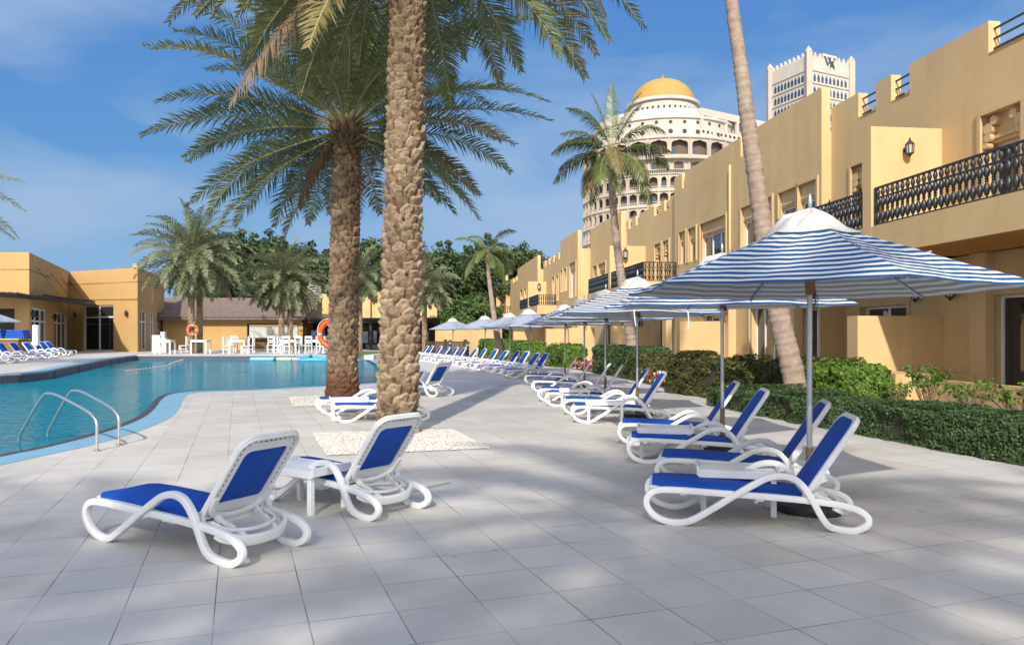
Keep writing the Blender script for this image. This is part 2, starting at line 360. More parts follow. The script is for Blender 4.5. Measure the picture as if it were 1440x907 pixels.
def canopy_mats():
    out = []
    for nm, a, c, tr in (('striped_canvas', (.028, .105, .28), (.74, .74, .73), .25), ('canopy_underside', (.40, .42, .43), (.70, .70, .68), .3)):
        m = bpy.data.materials.new(nm); m.use_nodes = True; nt = m.node_tree; N = nt.nodes; L = nt.links
        b = N['Principled BSDF']; uv = N.new('ShaderNodeUVMap'); sx = N.new('ShaderNodeSeparateXYZ'); L.new(uv.outputs[0], sx.inputs[0])
        k = N.new('ShaderNodeMath'); k.operation = 'MULTIPLY'; k.inputs[1].default_value = 14.6; L.new(sx.outputs['Y'], k.inputs[0])
        fr = N.new('ShaderNodeMath'); fr.operation = 'FRACT'; L.new(k.outputs[0], fr.inputs[0])
        r = N.new('ShaderNodeValToRGB'); r.color_ramp.interpolation = 'LINEAR'
        e = r.color_ramp.elements; e[0].position = 0; e[0].color = c + (1,); e[1].position = .43; e[1].color = c + (1,)
        x = e.new(.47); x.color = a + (1,); x = e.new(.96); x.color = a + (1,); x = e.new(1.0); x.color = c + (1,)
        L.new(fr.outputs[0], r.inputs[0]); L.new(r.outputs[0], b.inputs['Base Color']); b.inputs['Roughness'].default_value = .85; b.inputs['Specular IOR Level'].default_value = .2
        t = N.new('ShaderNodeBsdfTranslucent'); L.new(r.outputs[0], t.inputs[0]); ms = N.new('ShaderNodeMixShader'); ms.inputs[0].default_value = tr
        L.new(b.outputs[0], ms.inputs[1]); L.new(t.outputs[0], ms.inputs[2]); L.new(ms.outputs[0], N['Material Output'].inputs[0])
        out.append(m)
    return out
M['stripe'], M['under'] = canopy_mats()

# ------------------------------------------------------------------ camera, light
cam = bpy.data.cameras.new('camera'); co = bpy.data.objects.new('camera', cam); COL.objects.link(co)
co.location = (0, 0, EYE); co.rotation_euler = (R(90), 0, 0)
cam.sensor_width = 36; cam.lens = 36 * F / 1440; cam.shift_y = (HZ - 453.5) / 1440; cam.clip_end = 6000; cam.clip_start = .05
sc.camera = co
SUN_EL, SUN_AZ = 33.0, 7.0     # shadows run away from the camera, SUN_AZ degrees to the right of +Y
d = Vector((math.sin(R(SUN_AZ)) * math.cos(R(SUN_EL)), math.cos(R(SUN_AZ)) * math.cos(R(SUN_EL)), -math.sin(R(SUN_EL))))
sl = bpy.data.lights.new('sun', 'SUN'); so = bpy.data.objects.new('sun', sl); COL.objects.link(so)
sl.energy = 3.0; sl.angle = R(1.0); sl.color = (1, .93, .82); so.rotation_euler = d.to_track_quat('-Z', 'Y').to_euler(); so.location = (0, -20, 30)
w = bpy.data.worlds.new('World'); sc.world = w; w.use_nodes = True; N = w.node_tree.nodes; L = w.node_tree.links
sky = N.new('ShaderNodeTexSky'); sky.sky_type = 'NISHITA'; sky.sun_disc = False; sky.sun_elevation = R(SUN_EL)
sky.sun_rotation = math.atan2(-d.x, -d.y); sky.air_density = 1.0; sky.dust_density = 0; sky.ozone_density = 6
tc = N.new('ShaderNodeTexCoord'); mp = N.new('ShaderNodeMapping'); mp.inputs['Scale'].default_value = (1.3, 1.3, 4.2); mp.inputs['Rotation'].default_value = (0, R(14), 0)
mp.inputs['Location'].default_value = (1.35, .4, .1)
L.new(tc.outputs['Generated'], mp.inputs[0])
n1 = N.new('ShaderNodeTexNoise'); n1.inputs['Scale'].default_value = 2.1; n1.inputs['Detail'].default_value = 7; n1.inputs['Roughness'].default_value = .5; n1.inputs['Distortion'].default_value = .3
L.new(mp.outputs[0], n1.inputs['Vector'])
cr = N.new('ShaderNodeValToRGB'); cr.color_ramp.elements[0].position = .40; cr.color_ramp.elements[1].position = .66
cr.color_ramp.elements[1].color = (.75, .75, .75, 1); L.new(n1.outputs['Fac'], cr.inputs[0])
sep = N.new('ShaderNodeSeparateColor'); cmb = N.new('ShaderNodeCombineColor'); L.new(sky.outputs[0], sep.inputs[0])
for i, (p_, a_) in enumerate(((.60, .205), (.45, .300), (.18, .415))):      # tone of the sky, channel by channel
    m1 = N.new('ShaderNodeMath'); m1.operation = 'MULTIPLY'; m1.inputs[1].default_value = .105; L.new(sep.outputs[i], m1.inputs[0])
    m2 = N.new('ShaderNodeMath'); m2.operation = 'POWER'; m2.inputs[1].default_value = p_; L.new(m1.outputs[0], m2.inputs[0])
    m3 = N.new('ShaderNodeMath'); m3.operation = 'MULTIPLY'; m3.inputs[1].default_value = a_ * 10; L.new(m2.outputs[0], m3.inputs[0]); L.new(m3.outputs[0], cmb.inputs[i])
mx = N.new('ShaderNodeMixRGB'); mx.inputs[2].default_value = (2.3, 3.1, 4.3, 1)
L.new(cr.outputs[0], mx.inputs[0]); L.new(cmb.outputs[0], mx.inputs[1])
# fill light: bright veil added to the unseen sun-side sky
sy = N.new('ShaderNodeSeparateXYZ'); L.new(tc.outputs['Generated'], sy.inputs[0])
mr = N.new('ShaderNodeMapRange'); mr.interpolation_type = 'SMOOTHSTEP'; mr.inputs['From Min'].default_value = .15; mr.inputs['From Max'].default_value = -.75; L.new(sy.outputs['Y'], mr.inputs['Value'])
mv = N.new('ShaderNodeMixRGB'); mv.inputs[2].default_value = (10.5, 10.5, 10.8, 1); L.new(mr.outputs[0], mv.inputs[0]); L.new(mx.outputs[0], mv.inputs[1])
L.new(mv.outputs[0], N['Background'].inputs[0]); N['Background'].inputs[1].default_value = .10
sc.view_settings.view_transform = 'Standard'; sc.view_settings.look = 'None'; sc.view_settings.exposure = .80; sc.view_settings.gamma = 1
sc.render.engine = 'CYCLES'
# ------------------------------------------------------------------ ground, deck, pool
WZ = -.03            # water level
near_px = [(-620, 800), (-300, 712), (-100, 661), (0, 640), (60, 628), (120, 613), (165, 599), (195, 586), (211, 573), (220, 562), (236, 554), (278, 549.5), (357, 547), (430, 543), (505, 539), (556, 534)]
right_px = [(545, 524), (530, 514), (515, 506)]
pool_in = [P(*p) for p in near_px] + [P(*p) for p in right_px]
# far edge: raised terrace, z = FD
FD = .30
far_px = [(500, 499.3), (470, 499.2), (192, 499.2), (176, 501), (154, 504), (128, 509), (99, 514.5), (66, 521), (30, 524.5), (0, 526), (-120, 530), (-420, 545)]
far_in = [P(x, y, FD) for x, y in far_px]
loop = [Vector((p.x, p.y)) for p in catmull([Vector((q.x, q.y, 0)) for q in pool_in], False, 4)]
farl = [Vector((p.x, p.y)) for p in far_in]
pool = loop + farl
def offset(poly, dist, closed=True):
    out = []; n = len(poly)
    for i in range(n):
        a = poly[i - 1] if (closed or i) else poly[i]; b = poly[(i + 1) % n] if (closed or i < n - 1) else poly[i]
        t = (b - a).normalized(); out.append(poly[i] + Vector((t.y, -t.x)) * dist)
    return out
def sheet(name, outer, holes, z, m, kind='structure', thick=0):
    loops = [[Vector((p[0], p[1], 0)) for p in outer]] + [[Vector((p[0], p[1], 0)) for p in h] for h in holes]
    allv = [v for l in loops for v in l]; tr = tessellate_polygon(loops)
    mb = MB(); mb.add([(v.x, v.y, z) for v in allv], [tuple(t) if (allv[t[1]] - allv[t[0]]).cross(allv[t[2]] - allv[t[0]]).z > 0 else (t[0], t[2], t[1]) for t in tr])
    o = mb.build(name, m); tag(o, kind=kind); return o
big = [(-2500, -900), (2500, -900), (2500, 3500), (-2500, 3500)]
sheet('ground', big, [[(p.x, p.y) for p in pool]], -.03, M['sand'])
# near deck: everything on the camera side and to the right, up to the planting beds
bed_px = [(1640, 690), (1440, 650), (1230, 611), (1100, 583), (974, 556), (900, 538), (850, 527), (800, 518), (760, 511), (720, 506), (680, 502), (640, 499.5)]
bed_edge = [P(*p) for p in bed_px]
bed_edge = [Vector((p.x, p.y)) for p in catmull(bed_edge, False, 3)]
deck_outer = [(-45, -16), (14, -16), (14, 4)] + [(p.x, p.y) for p in bed_edge] + [(-6.5, 66), (-10.5, 66)] + [(-9.9, 50.2)] + [(p.x, p.y) for p in loop[::-1]] + [(-45, 3.2)]
deck = sheet('poolside_paving', deck_outer, [], 0.0, M['deck'])
# coping band along the near and right pool edge
def band(name, line, w0, w1, z, m, label_kind='structure', side=1):
    a = offset(line, w0 * side, False); b = offset(line, w1 * side, False); mb = MB()
    for i in range(len(line) - 1): mb.quad((a[i].x, a[i].y, z), (b[i].x, b[i].y, z), (b[i + 1].x, b[i + 1].y, z), (a[i + 1].x, a[i + 1].y, z))
    o = mb.build(name, m); tag(o, kind='structure'); return o
band('pool_coping', loop, .12, .62, .004, M['coping'])
band('overflow_channel', loop, -.03, .12, .006, M['grate'])
# pool shell and water
mb = MB()
for i in range(len(loop) - 1):
    a, b = loop[i], loop[i + 1]; mb.quad((a.x, a.y, 0), (b.x, b.y, 0), (b.x, b.y, -1.6), (a.x, a.y, -1.6))
mb.build('pool_wall', M['pool_tile'])['kind'] = 'structure'
sheet('pool_water', [(p.x, p.y) for p in pool], [], WZ, M['water'])
# raised far terrace with its pool-side wall
terr = [(farl[0].x + 1.2, farl[0].y)] + [(p.x, p.y) for p in farl] + [(-70, 23.6), (-70, 110), (-6.6, 110), (-9.4, 66)]
mb = MB(); mb.prism([Vector((x, y, 0)) for x, y in terr], -.028, FD, 0, bot=False)
o = mb.build('far_terrace', M['deck']); tag(o, kind='structure')
band('far_coping', farl, .0, .5, FD + .004, M['coping'])
mb = MB()
for i in range(len(farl) - 1):
    a, b = farl[i], farl[i + 1]; t = (b - a).normalized(); nn = Vector((-t.y, t.x)) * .03
    mb.quad((a.x + nn.x, a.y + nn.y, FD - .06), (b.x + nn.x, b.y + nn.y, FD - .06), (b.x + nn.x, b.y + nn.y, -1.6), (a.x + nn.x, a.y + nn.y, -1.6))
mb.build('pool_terrace_wall', M['pool_tile'])['kind'] = 'structure'
mb = MB()        # dark skimmer openings in that wall
for (px, py) in ((110, 519), (126, 516), (141, 513.5), (155, 511), (167, 508.6), (178, 506.6), (30, 531), (75, 526)):
    # nearest point on far line to this direction
    best = None
    for i in range(len(farl) - 1):
        a, b = farl[i], farl[i + 1]
        for k in range(20):
            q = a.lerp(b, k / 20); e = abs(q.x / q.y * F + 720 - px)
            if best is None or e < best[0]: best = (e, q, (b - a).normalized())
    _, q, t = best; nn = Vector((-t.y, t.x)) * .045; u = t * .13
    c1 = q + nn - u; c2 = q + nn + u
    mb.quad((c1.x, c1.y, .20), (c2.x, c2.y, .20), (c2.x, c2.y, -.02), (c1.x, c1.y, -.02))
mb.build('wall_drains', M['slot'])['kind'] = 'structure'
# lane line / float rope on the water, far
mb = MB()
pts = [P(178, 522, WZ), P(232, 515, WZ), P(246, 509.5, WZ), P(258, 506, WZ)]
for p in catmull(pts, False, 14): mb.lathe([(0, -.03), (.045, 0), (0, .035)], 6, (p.x, p.y, WZ + .02))
mb.tube(catmull(pts, False, 6), .012, 5)
thing_mesh(mb, 'float_line', M['pink_float'], 'short line of small pink floats lying on the pool water', 'float line')
# planting bed soil on the right
bed_poly = [(p.x, p.y) for p in bed_edge] + [(-3.9, 80), (12.5, 80), (26, 4), (14, 4)]
sheet('planting_bed', bed_poly, [], -.006, M['soil'])
mb = MB()
for i in range(len(bed_edge) - 1):
    a, b = bed_edge[i], bed_edge[i + 1]; t = (b - a).normalized(); nn = Vector((t.y, -t.x)) * .07
    mb.prism([(a.x, a.y), (a.x + nn.x, a.y + nn.y), (b.x + nn.x, b.y + nn.y), (b.x, b.y)], -.02, .035)
mb.build('bed_kerb', M['soil'])['kind'] = 'structure'
# lawn far
sheet('lawn', [(-13.6, 52.5), (-9.95, 50.5), (-9.6, 62), (-13.6, 62)], [], FD + .006, M['grass'])

# white pebble squares round the palms
def pebbles(name, quad, label, n, seed):
    rnd = random.Random(seed); A, B, C_, D = [Vector(q) for q in quad]; mb = MB()
    fr = .01
    mb.add([(v.x, v.y, .005) for v in (A, B, C_, D)], [(0, 1, 2, 3)])
    ico = [(0, 0, 1), (.9, 0, .2), (.28, .85, .2), (-.73, .53, .2), (-.73, -.53, .2), (.28, -.85, .2)]
    for _ in range(n):
        u, v = rnd.random(), rnd.random(); p = A.lerp(B, u).lerp(D.lerp(C_, u), v)
        s = rnd.uniform(.012, .026); rz = rnd.random() * 6.3; cs, sn = math.cos(rz), math.sin(rz); e = rnd.uniform(.6, 1)
        vs = [(p.x + (a * cs - b * sn * e) * s, p.y + (a * sn + b * cs * e) * s, .005 + max(0, c) * s * .8 + rnd.uniform(0, .006)) for a, b, c in ico]
        mb.add(vs, [(0, 1, 2), (0, 2, 3), (0, 3, 4), (0, 4, 5), (0, 5, 1)], 0)
    o = mb.build(name, M['gravel'], smooth=False); tag(o, label, 'pebble bed', kind='stuff'); return o
pebbles('pebble_bed', [P(460, 641), P(690, 631), P(636, 604), P(438, 610)], 'square of white pebbles round the foot of the front palm', 9000, 1)
pebbles('pebble_bed', [P(412, 572), P(520, 569), P(505, 556), P(406, 558)], 'strip of white pebbles round the foot of the second palm', 4000, 2)
# ------------------------------------------------------------------ sun lounger
SECT = []
def rrsec(w, h, r=.3):
    """rounded-rectangle section, (side, up) pairs"""
    out = []
    for cx, cy, a0 in ((1, 1, 0), (-1, 1, 90), (-1, -1, 180), (1, -1, 270)):
        for k in range(3):
            a = R(a0 + k * 45); rr = min(w, h) / 2 * r * 2
            out.append((cx * (w / 2 - rr / 2) + rr / 2 * math.cos(a), cy * (h / 2 - rr / 2) + rr / 2 * math.sin(a)))
    return out
def sweep_xz(mb, pts, w, h, closed=True, mi=0, r=.42):
    """sweep in the x-z plane; w across (y), h in plane; pts = (x, y, z)"""
    sec = rrsec(w, h, r); m = len(pts); n = len(sec); vs = []
    for i, p in enumerate(pts):
        t = (pts[(i + 1) % m] - pts[i - 1]) if closed else (pts[min(i + 1, m - 1)] - pts[max(i - 1, 0)])
        t = Vector((t.x, 0, t.z)).normalized(); nn = Vector((-t.z, 0, t.x))
        for (u, v) in sec: vs.append(p + Vector((0, 1, 0)) * u + nn * v)
    fs = []
    for i in range(m if closed else m - 1):
        j = (i + 1) % m
        for k in range(n): fs.append((i * n + k, j * n + k, j * n + (k + 1) % n, i * n + (k + 1) % n))
    if not closed: fs.append(tuple(range(n))); fs.append(tuple((m - 1) * n + k for k in range(n - 1, -1, -1)))
    mb.add(vs, fs, mi)
RAIL = [(1.40, .262), (1.0, .285), (.6, .300), (.25, .312), (.09, .300), (.018, .245), (.012, .165), (.07, .085), (.17, .036), (.29, .026), (.40, .055),
        (.58, .165), (.76, .285), (.92, .385), (1.04, .450), (1.16, .472), (1.27, .445), (1.355, .365), (1.425, .245), (1.49, .125), (1.555, .050),
        (1.66, .024), (1.77, .026), (1.855, .075), (1.86, .140), (1.79, .195), (1.66, .232)]
def rr_outline(w, y0, y1, r0, r1, n=5):
    """rounded rectangle outline: x across +-w/2, y0..y1, corner radius r0 (bottom) r1 (top)"""
    pts = []
    for cx, cy, a0, rr in ((w / 2 - r0, y0 + r0, -90, r0), (w / 2 - r1, y1 - r1, 0, r1), (-w / 2 + r1, y1 - r1, 90, r1), (-w / 2 + r0, y0 + r0, 180, r0)):
        for k in range(n + 1):
            a = R(a0 + 90 * k / n); pts.append((cx + rr * math.cos(a), cy + rr * math.sin(a)))
    return pts
def plate(mb, outer, inner, t0, t1, T, mi=0, rim=.010):
    """ring (or full plate) with thickness; T maps (x, y, t) to space"""
    n = len(outer)
    def P3(l, t): return [T(x, y, t) for x, y in l]
    def shrink(l, d):
        cx = sum(p[0] for p in l) / n; cy = sum(p[1] for p in l) / n
        return [(p[0] - math.copysign(min(d, abs(p[0] - cx)), p[0] - cx), p[1] - math.copysign(min(d, abs(p[1] - cy)), p[1] - cy)) for p in l]
    o2 = shrink(outer, rim)
    tm0 = t0 + rim * .7; tm1 = t1 - rim * .7
    rings = [P3(o2, t0), P3(outer, tm0), P3(outer, tm1), P3(o2, t1)]
    if inner: rings += [P3(inner, t1), P3(inner, t0)]
    vs = [v for r_ in rings for v in r_]; k = len(rings); fs = []
    for r_ in range(k if inner else k - 1):
        for i in range(n):
            j = (i + 1) % n; a = r_ * n; b = ((r_ + 1) % k) * n
            fs.append((a + i, a + j, b + j, b + i))
    if not inner: fs.append(tuple(range(n - 1, -1, -1))); fs.append(tuple(3 * n + i for i in range(n)))
    mb.add(vs, fs, mi)
SC = .95
def make_lounger(name, recline=57, label='', group='', arms_w=.058):
    root = empty(name, (0, 0, 0), label, 'sun lounger', group)
    S = lambda p: Vector(p) * SC
    for sg in (1, -1):
        mb = MB(); pts = catmull([Vector((x, 0, z)) for x, z in RAIL], True, 5)
        out = []
        for ip, p in enumerate(pts):
            tt = (ip / 5 - 9) / 11.5; o_ = .026 * min(1, 3 * math.sin(math.pi * tt)) if 0 < tt < 1 else 0
            out.append(S((p.x, sg * (.325 + o_), p.z)))
        sweep_xz(mb, out, .050 * SC, .054 * SC, r=.25)
        for fx in (.27, 1.70):      # small pale feet
            mb.box((fx - .03) * SC, (fx + .03) * SC, (sg * .325 - .02) * SC, (sg * .325 + .02) * SC, 0, .012)
        mb.build('side_frame', M['white_plastic'], root, autos=50)
    zs = lambda x: .335 - .035 * x + .012 * math.sin(x * 3.0)
    # white seat frame under the fabric, then blue sling
    N_ = 18
    def slab(x0, x1, w, dz0, dz1, edge):
        mb = MB(); vs = []; m = N_
        for i in range(m + 1):
            t = i / m; x = x0 + (x1 - x0) * t; ww = w / 2
            e = min(t, 1 - t) * (x1 - x0)
            if e < edge: ww -= edge * (1 - math.sqrt(max(0, 1 - (1 - e / edge) ** 2)))
            for yy, zz in ((-ww, dz0), (-ww, dz1 - .006), (-ww + .008, dz1), (0, dz1 - .004), (ww - .008, dz1), (ww, dz1 - .006), (ww, dz0)):
                vs.append(S((x, yy, zs(x) + zz)))
        k = 7; fs = []
        for i in range(m):
            for j in range(k): fs.append((i * k + j, i * k + (j + 1) % k, (i + 1) * k + (j + 1) % k, (i + 1) * k + j))
        fs.append(tuple(range(k - 1, -1, -1))); fs.append(tuple(m * k + j for j in range(k)))
        mb.add(vs, fs); return mb
    mb = slab(.03, 1.40, .60, -.045, -.005, .05)
    mb.box(.30 * SC, .36 * SC, -.31 * SC, .31 * SC, .262 * SC, .285 * SC); mb.box(.95 * SC, 1.02 * SC, -.31 * SC, .31 * SC, .235 * SC, .262 * SC)
    mb.box(.97 * SC, 1.0 * SC, -.04 * SC, .0, .16 * SC, .24 * SC)
    mb.build('seat_frame', M['white_plastic'], root, autos=40)
    slab(.055, 1.37, .555, -.003, .024, .06).build('sling_seat', M['blue_sling'], root, autos=40)
    # backrest
    a = R(recline); dx, dz = math.cos(a), math.sin(a)
    def T(x, y, t): # y along the back, t through it (towards the front)
        bow = .030 * (1 - (2 * x / .6) ** 2)          # slight hollow across
        y = y * 1.06
        return S((1.375 + dx * y - dz * (t - bow * .6), x, .325 + dz * y + dx * (t - bow * .6)))
    outer = rr_outline(.600, -.03, .745, .05, .13); inner = rr_outline(.425, .11, .615, .03, .06)
    mb = MB(); plate(mb, outer, inner, -.022, .016, T)
    # raised rim round the back
    rimo = rr_outline(.575, -.01, .725, .05, .12)
    mb.tube([T(x, y, -.022) for x, y in rimo], .014 * SC, 6, closed=True)
    for sg in (-1, 1):
        mb.box((1.34) * SC, 1.41 * SC, sg * .27 * SC, sg * .30 * SC, .25 * SC, .345 * SC)
    b = mb.build('backrest', M['white_plastic'], root, autos=50)
    mb = MB(); plate(mb, rr_outline(.505, .015, .700, .03, .11), None, .014, .024, T, rim=.004)
    plate(mb, rr_outline(.45, .10, .625, .03, .05), None, -.006, .008, T, rim=.003)
    mb.build('sling_back', M['blue_sling'], b, autos=40)
    mb = MB(); so_ = rr_outline(.515, .06, .70, .04, .10, 6)
    acc = 0; last = None
    L_ = [Vector((x, y)) for x, y in so_]; L_.append(L_[0]); tot = 0
    for i in range(len(L_) - 1):
        seg = (L_[i + 1] - L_[i]).length; t = 0
        while tot + seg > acc:
            q = L_[i].lerp(L_[i + 1], (acc - tot) / seg); dd = (L_[i + 1] - L_[i]).normalized()
            if q.y > .14: 
                u = dd * .013; v = Vector((-dd.y, dd.x)) * .0035
                c = [q - u - v, q + u - v, q + u + v, q - u + v]
                mb.add([T(p.x, p.y, -.0235) for p in c] + [T(p.x, p.y, -.019) for p in c], [(0, 1, 2, 3), (0, 4, 5, 1), (1, 5, 6, 2), (2, 6, 7, 3), (3, 7, 4, 0)])
            acc += .048
        tot += seg
    mb.build('slot_row', M['slot'], b)
    # rear support: curved cross piece, bracket, ratchet arms
    mb = MB()
    pts = catmull([S((1.60, -.325, .225)), S((1.66, -.29, .19)), S((1.73, -.16, .155)), S((1.75, 0, .148)), S((1.73, .16, .155)), S((1.66, .29, .19)), S((1.60, .325, .225))], False, 5)
    mb.tube(pts, 1, sec=rrsec(.035, .075)); 
    pts = catmull([S((1.47, -.26, .27)), S((1.60, -.24, .235)), S((1.66, -.12, .215)), S((1.675, 0, .21)), S((1.66, .12, .215)), S((1.60, .24, .235)), S((1.47, .26, .27))], False, 5)
    mb.tube(pts, .017, 8)
    mb.build('cross_piece', M['white_plastic'], root, autos=50)
    mb = MB()
    q = lambda y, x: T(x, y, -.035)
    pts = catmull([q(.20, -.27), q(.10, -.262), q(.035, -.22), q(.0, -.12), q(-.01, 0), q(.0, .12), q(.035, .22), q(.10, .262), q(.20, .27)], False, 5)
    mb.tube(pts, 1, sec=rrsec(.045, .035)); mb.build('support_bracket', M['white_plastic'], root, autos=50)
    for sg in (-1, 1):
        mb = MB(); A = T(sg * .19, .015, -.045); B = S((1.72, sg * .15, .165)); dv = (B - A)
        for k in range(5):
            c0 = A + dv * (k / 5); c1 = A + dv * ((k + 1) / 5); mb.bar(c0, c1, .028, .030 if k % 2 else .046)
        mb.build('ratchet_arm', M['white_plastic'], root, bevel=.004)
    return root
LG = {'right': 'loungers in the row under the striped parasols', 'left': 'loungers by the palms on the pool side', 'far': 'loungers on the terrace across the pool'}
proto = {}
used = {}
def lounger(px_foot, py_loop, ang, label, group, recline=57, z=0.0, XY=None, sc_=1.0):
    """px_foot, py_loop: photo position of the outermost point of the foot loop of the near side frame (height .25*SC)"""
    if recline not in proto:
        o = make_lounger('sun_lounger', recline, label, group); proto[recline] = o
    else: o = copy_tree(proto[recline])
    if XY is None:
        zz = z + .2; Y = (EYE - zz) * F / (py_loop - HZ); X = (px_foot - 720) / F * Y
    else: X, Y = XY
    a = R(ang); lat = Vector((-math.sin(a), math.cos(a))) * .325 * SC
    # near frame is the one on the camera side
    if lat.y < 0: lat = -lat
    o.location = (X + lat.x, Y + lat.y, z); o.rotation_euler = (0, 0, a); o.scale = (sc_,) * 3
    tag(o, label, 'sun lounger', group); return o
R_ = LG['right']
lounger(908, 703, -11, 'nearest blue and white sun lounger at the right, in front of the first parasol pole', R_, 57)
lounger(923, 659, -14, 'blue lounger just behind the nearest right one, beyond the slatted white table', R_, 57)
lounger(883, 629, -8, 'third lounger of the right row, its dark parasol pole standing behind it', R_, 57)
lounger(870, 606, -9, 'fourth lounger of the right row, mostly hidden behind the third', R_, 57)
lounger(805, 579.5, -3, 'sunlit lounger in front of the third parasol pole, fifth of the right row', R_, 57)
lounger(792, 569.5, -4, 'sixth lounger of the right row, sunlit, behind the fifth and its white table', R_, 57)
lounger(767, 559, -9, 'shaded lounger with its backrest seen edge-on, seventh of the right row', R_, 57)
lounger(757, 553, -10, 'shaded lounger behind the seventh of the right row, almost hidden', R_, 57)
lounger(748, 541, -6, 'shaded lounger with pale edge-on backrest, ninth of the right row', R_, 57)
lounger(738, 532, -5, 'shaded lounger at the far end of the tree shadow, tenth of the right row', R_, 57)
far = [(714, 519, 20, 28.6), (704, 516, 22, 30.2), (693, 0, 22, 32.0), (681, 0, 20, 33.4), (667, 0, 22, 35.6), (655, 0, 22, 37.0), (641, 0, 20, 39.2), (629, 0, 22, 40.6),
       (616, 0, 22, 43.0), (606, 0, 22, 44.4), (595, 0, 22, 46.8), (586, 0, 22, 48.2), (576, 0, 24, 50.6), (569, 0, 24, 52.0)]
names = ['first', 'second', 'third', 'fourth', 'fifth', 'sixth', 'seventh', 'eighth', 'ninth', 'tenth', 'eleventh', 'twelfth', 'thirteenth', 'fourteenth']
for i, (px, py, a, Y) in enumerate(far):
    lounger(0, 0, a, 'sunlit blue lounger beyond the tree shadow, %s of the far bunch counted from the right' % names[i], R_, 52 if i % 3 == 1 else 57, XY=((px - 720) / F * Y, Y))
Lg = LG['left']
lounger(0, 0, -29, 'nearest left lounger seen from behind, its foot towards the pool steps', Lg, 53, XY=(-3.40, 6.10))
lounger(0, 0, -37, 'lounger seen from behind with its back just before the front palm trunk', Lg, 53, XY=(-2.56, 7.62))
lounger(0, 0, 13, 'lounger half hidden behind the front palm trunk, blue backrest right of it', Lg, 57, XY=((467 - 720) / F * 14.0, 14.0))
lounger(0, 0, 20, 'lounger behind the small white table between the two big palms', Lg, 57, XY=((449 - 720) / F * 15.3, 15.3))
lounger(0, 0, -38, 'lounger seen from behind, right of the front palm trunk, in the palm shadow', Lg, 53, XY=(-3.35, 21.0))
Fg = LG['far']
for i, (px, Y, a) in enumerate([(99, 47.5, 176), (93, 45.6, 178), (84, 43.9, 177), (73, 41.5, 176), (58, 39.3, 178), (40, 36.9, 176), (22, 34.0, 178)]):
    lounger(0, 0, a, 'lounger on the far left terrace, %s from its right end' % ['first', 'second', 'third', 'fourth', 'fifth', 'sixth', 'seventh'][i], Fg, 50, z=FD, XY=((px - 720) / F * Y * 1.065, Y * 1.065), sc_=1.05)

# ------------------------------------------------------------------ side tables
def make_table(label):
    r = empty('side_table', (0, 0, 0), label, 'side table', 'white side tables between the loungers')
    mb = MB()
    for k in range(9):
        y = -.215 + k * .054; mb.box(-.33, .33, y - .023, y + .023, .375, .395)
    mb.box(-.345, .345, -.245, -.222, .33, .40); mb.box(-.345, .345, .222, .245, .33, .40); mb.box(-.36, -.335, -.24, .24, .345, .425); mb.box(.335, .36, -.24, .24, .345, .425)
    mb.build('tabletop', M['white_plastic'], r, bevel=.006)
    for sx in (-1, 1):
        for sy in (-1, 1):
            mb = MB(); mb.box(sx * .30 - .025, sx * .30 + .025, sy * .205 - .025, sy * .205 + .025, 0, .352, taper=1.0); mb.build('leg', M['white_plastic'], r, bevel=.006)
    return r
tb = [((2.06, 7.02), -12, 'white slatted side table between the two nearest right loungers'),
      ((2.02, 10.1), -10, 'white side table between the third and fourth right loungers'),
      ((1.72, 14.15), -5, 'sunlit white side table between the fifth and sixth right loungers'),
      ((1.45, 17.35), -8, 'shaded white side table before the fourth parasol pole'),
      ((-1.93, 7.135), -33, 'white side table between the two nearest left loungers'),
      ((-3.15, 14.75), 16, 'white side table between the two big palm trunks')]
t0 = make_table(tb[0][2])
for i, (xy, a, lb) in enumerate(tb):
    o = t0 if i == 0 else copy_tree(t0)
    o.location = (xy[0], xy[1], 0); o.rotation_euler = (0, 0, R(a)); tag(o, lb)

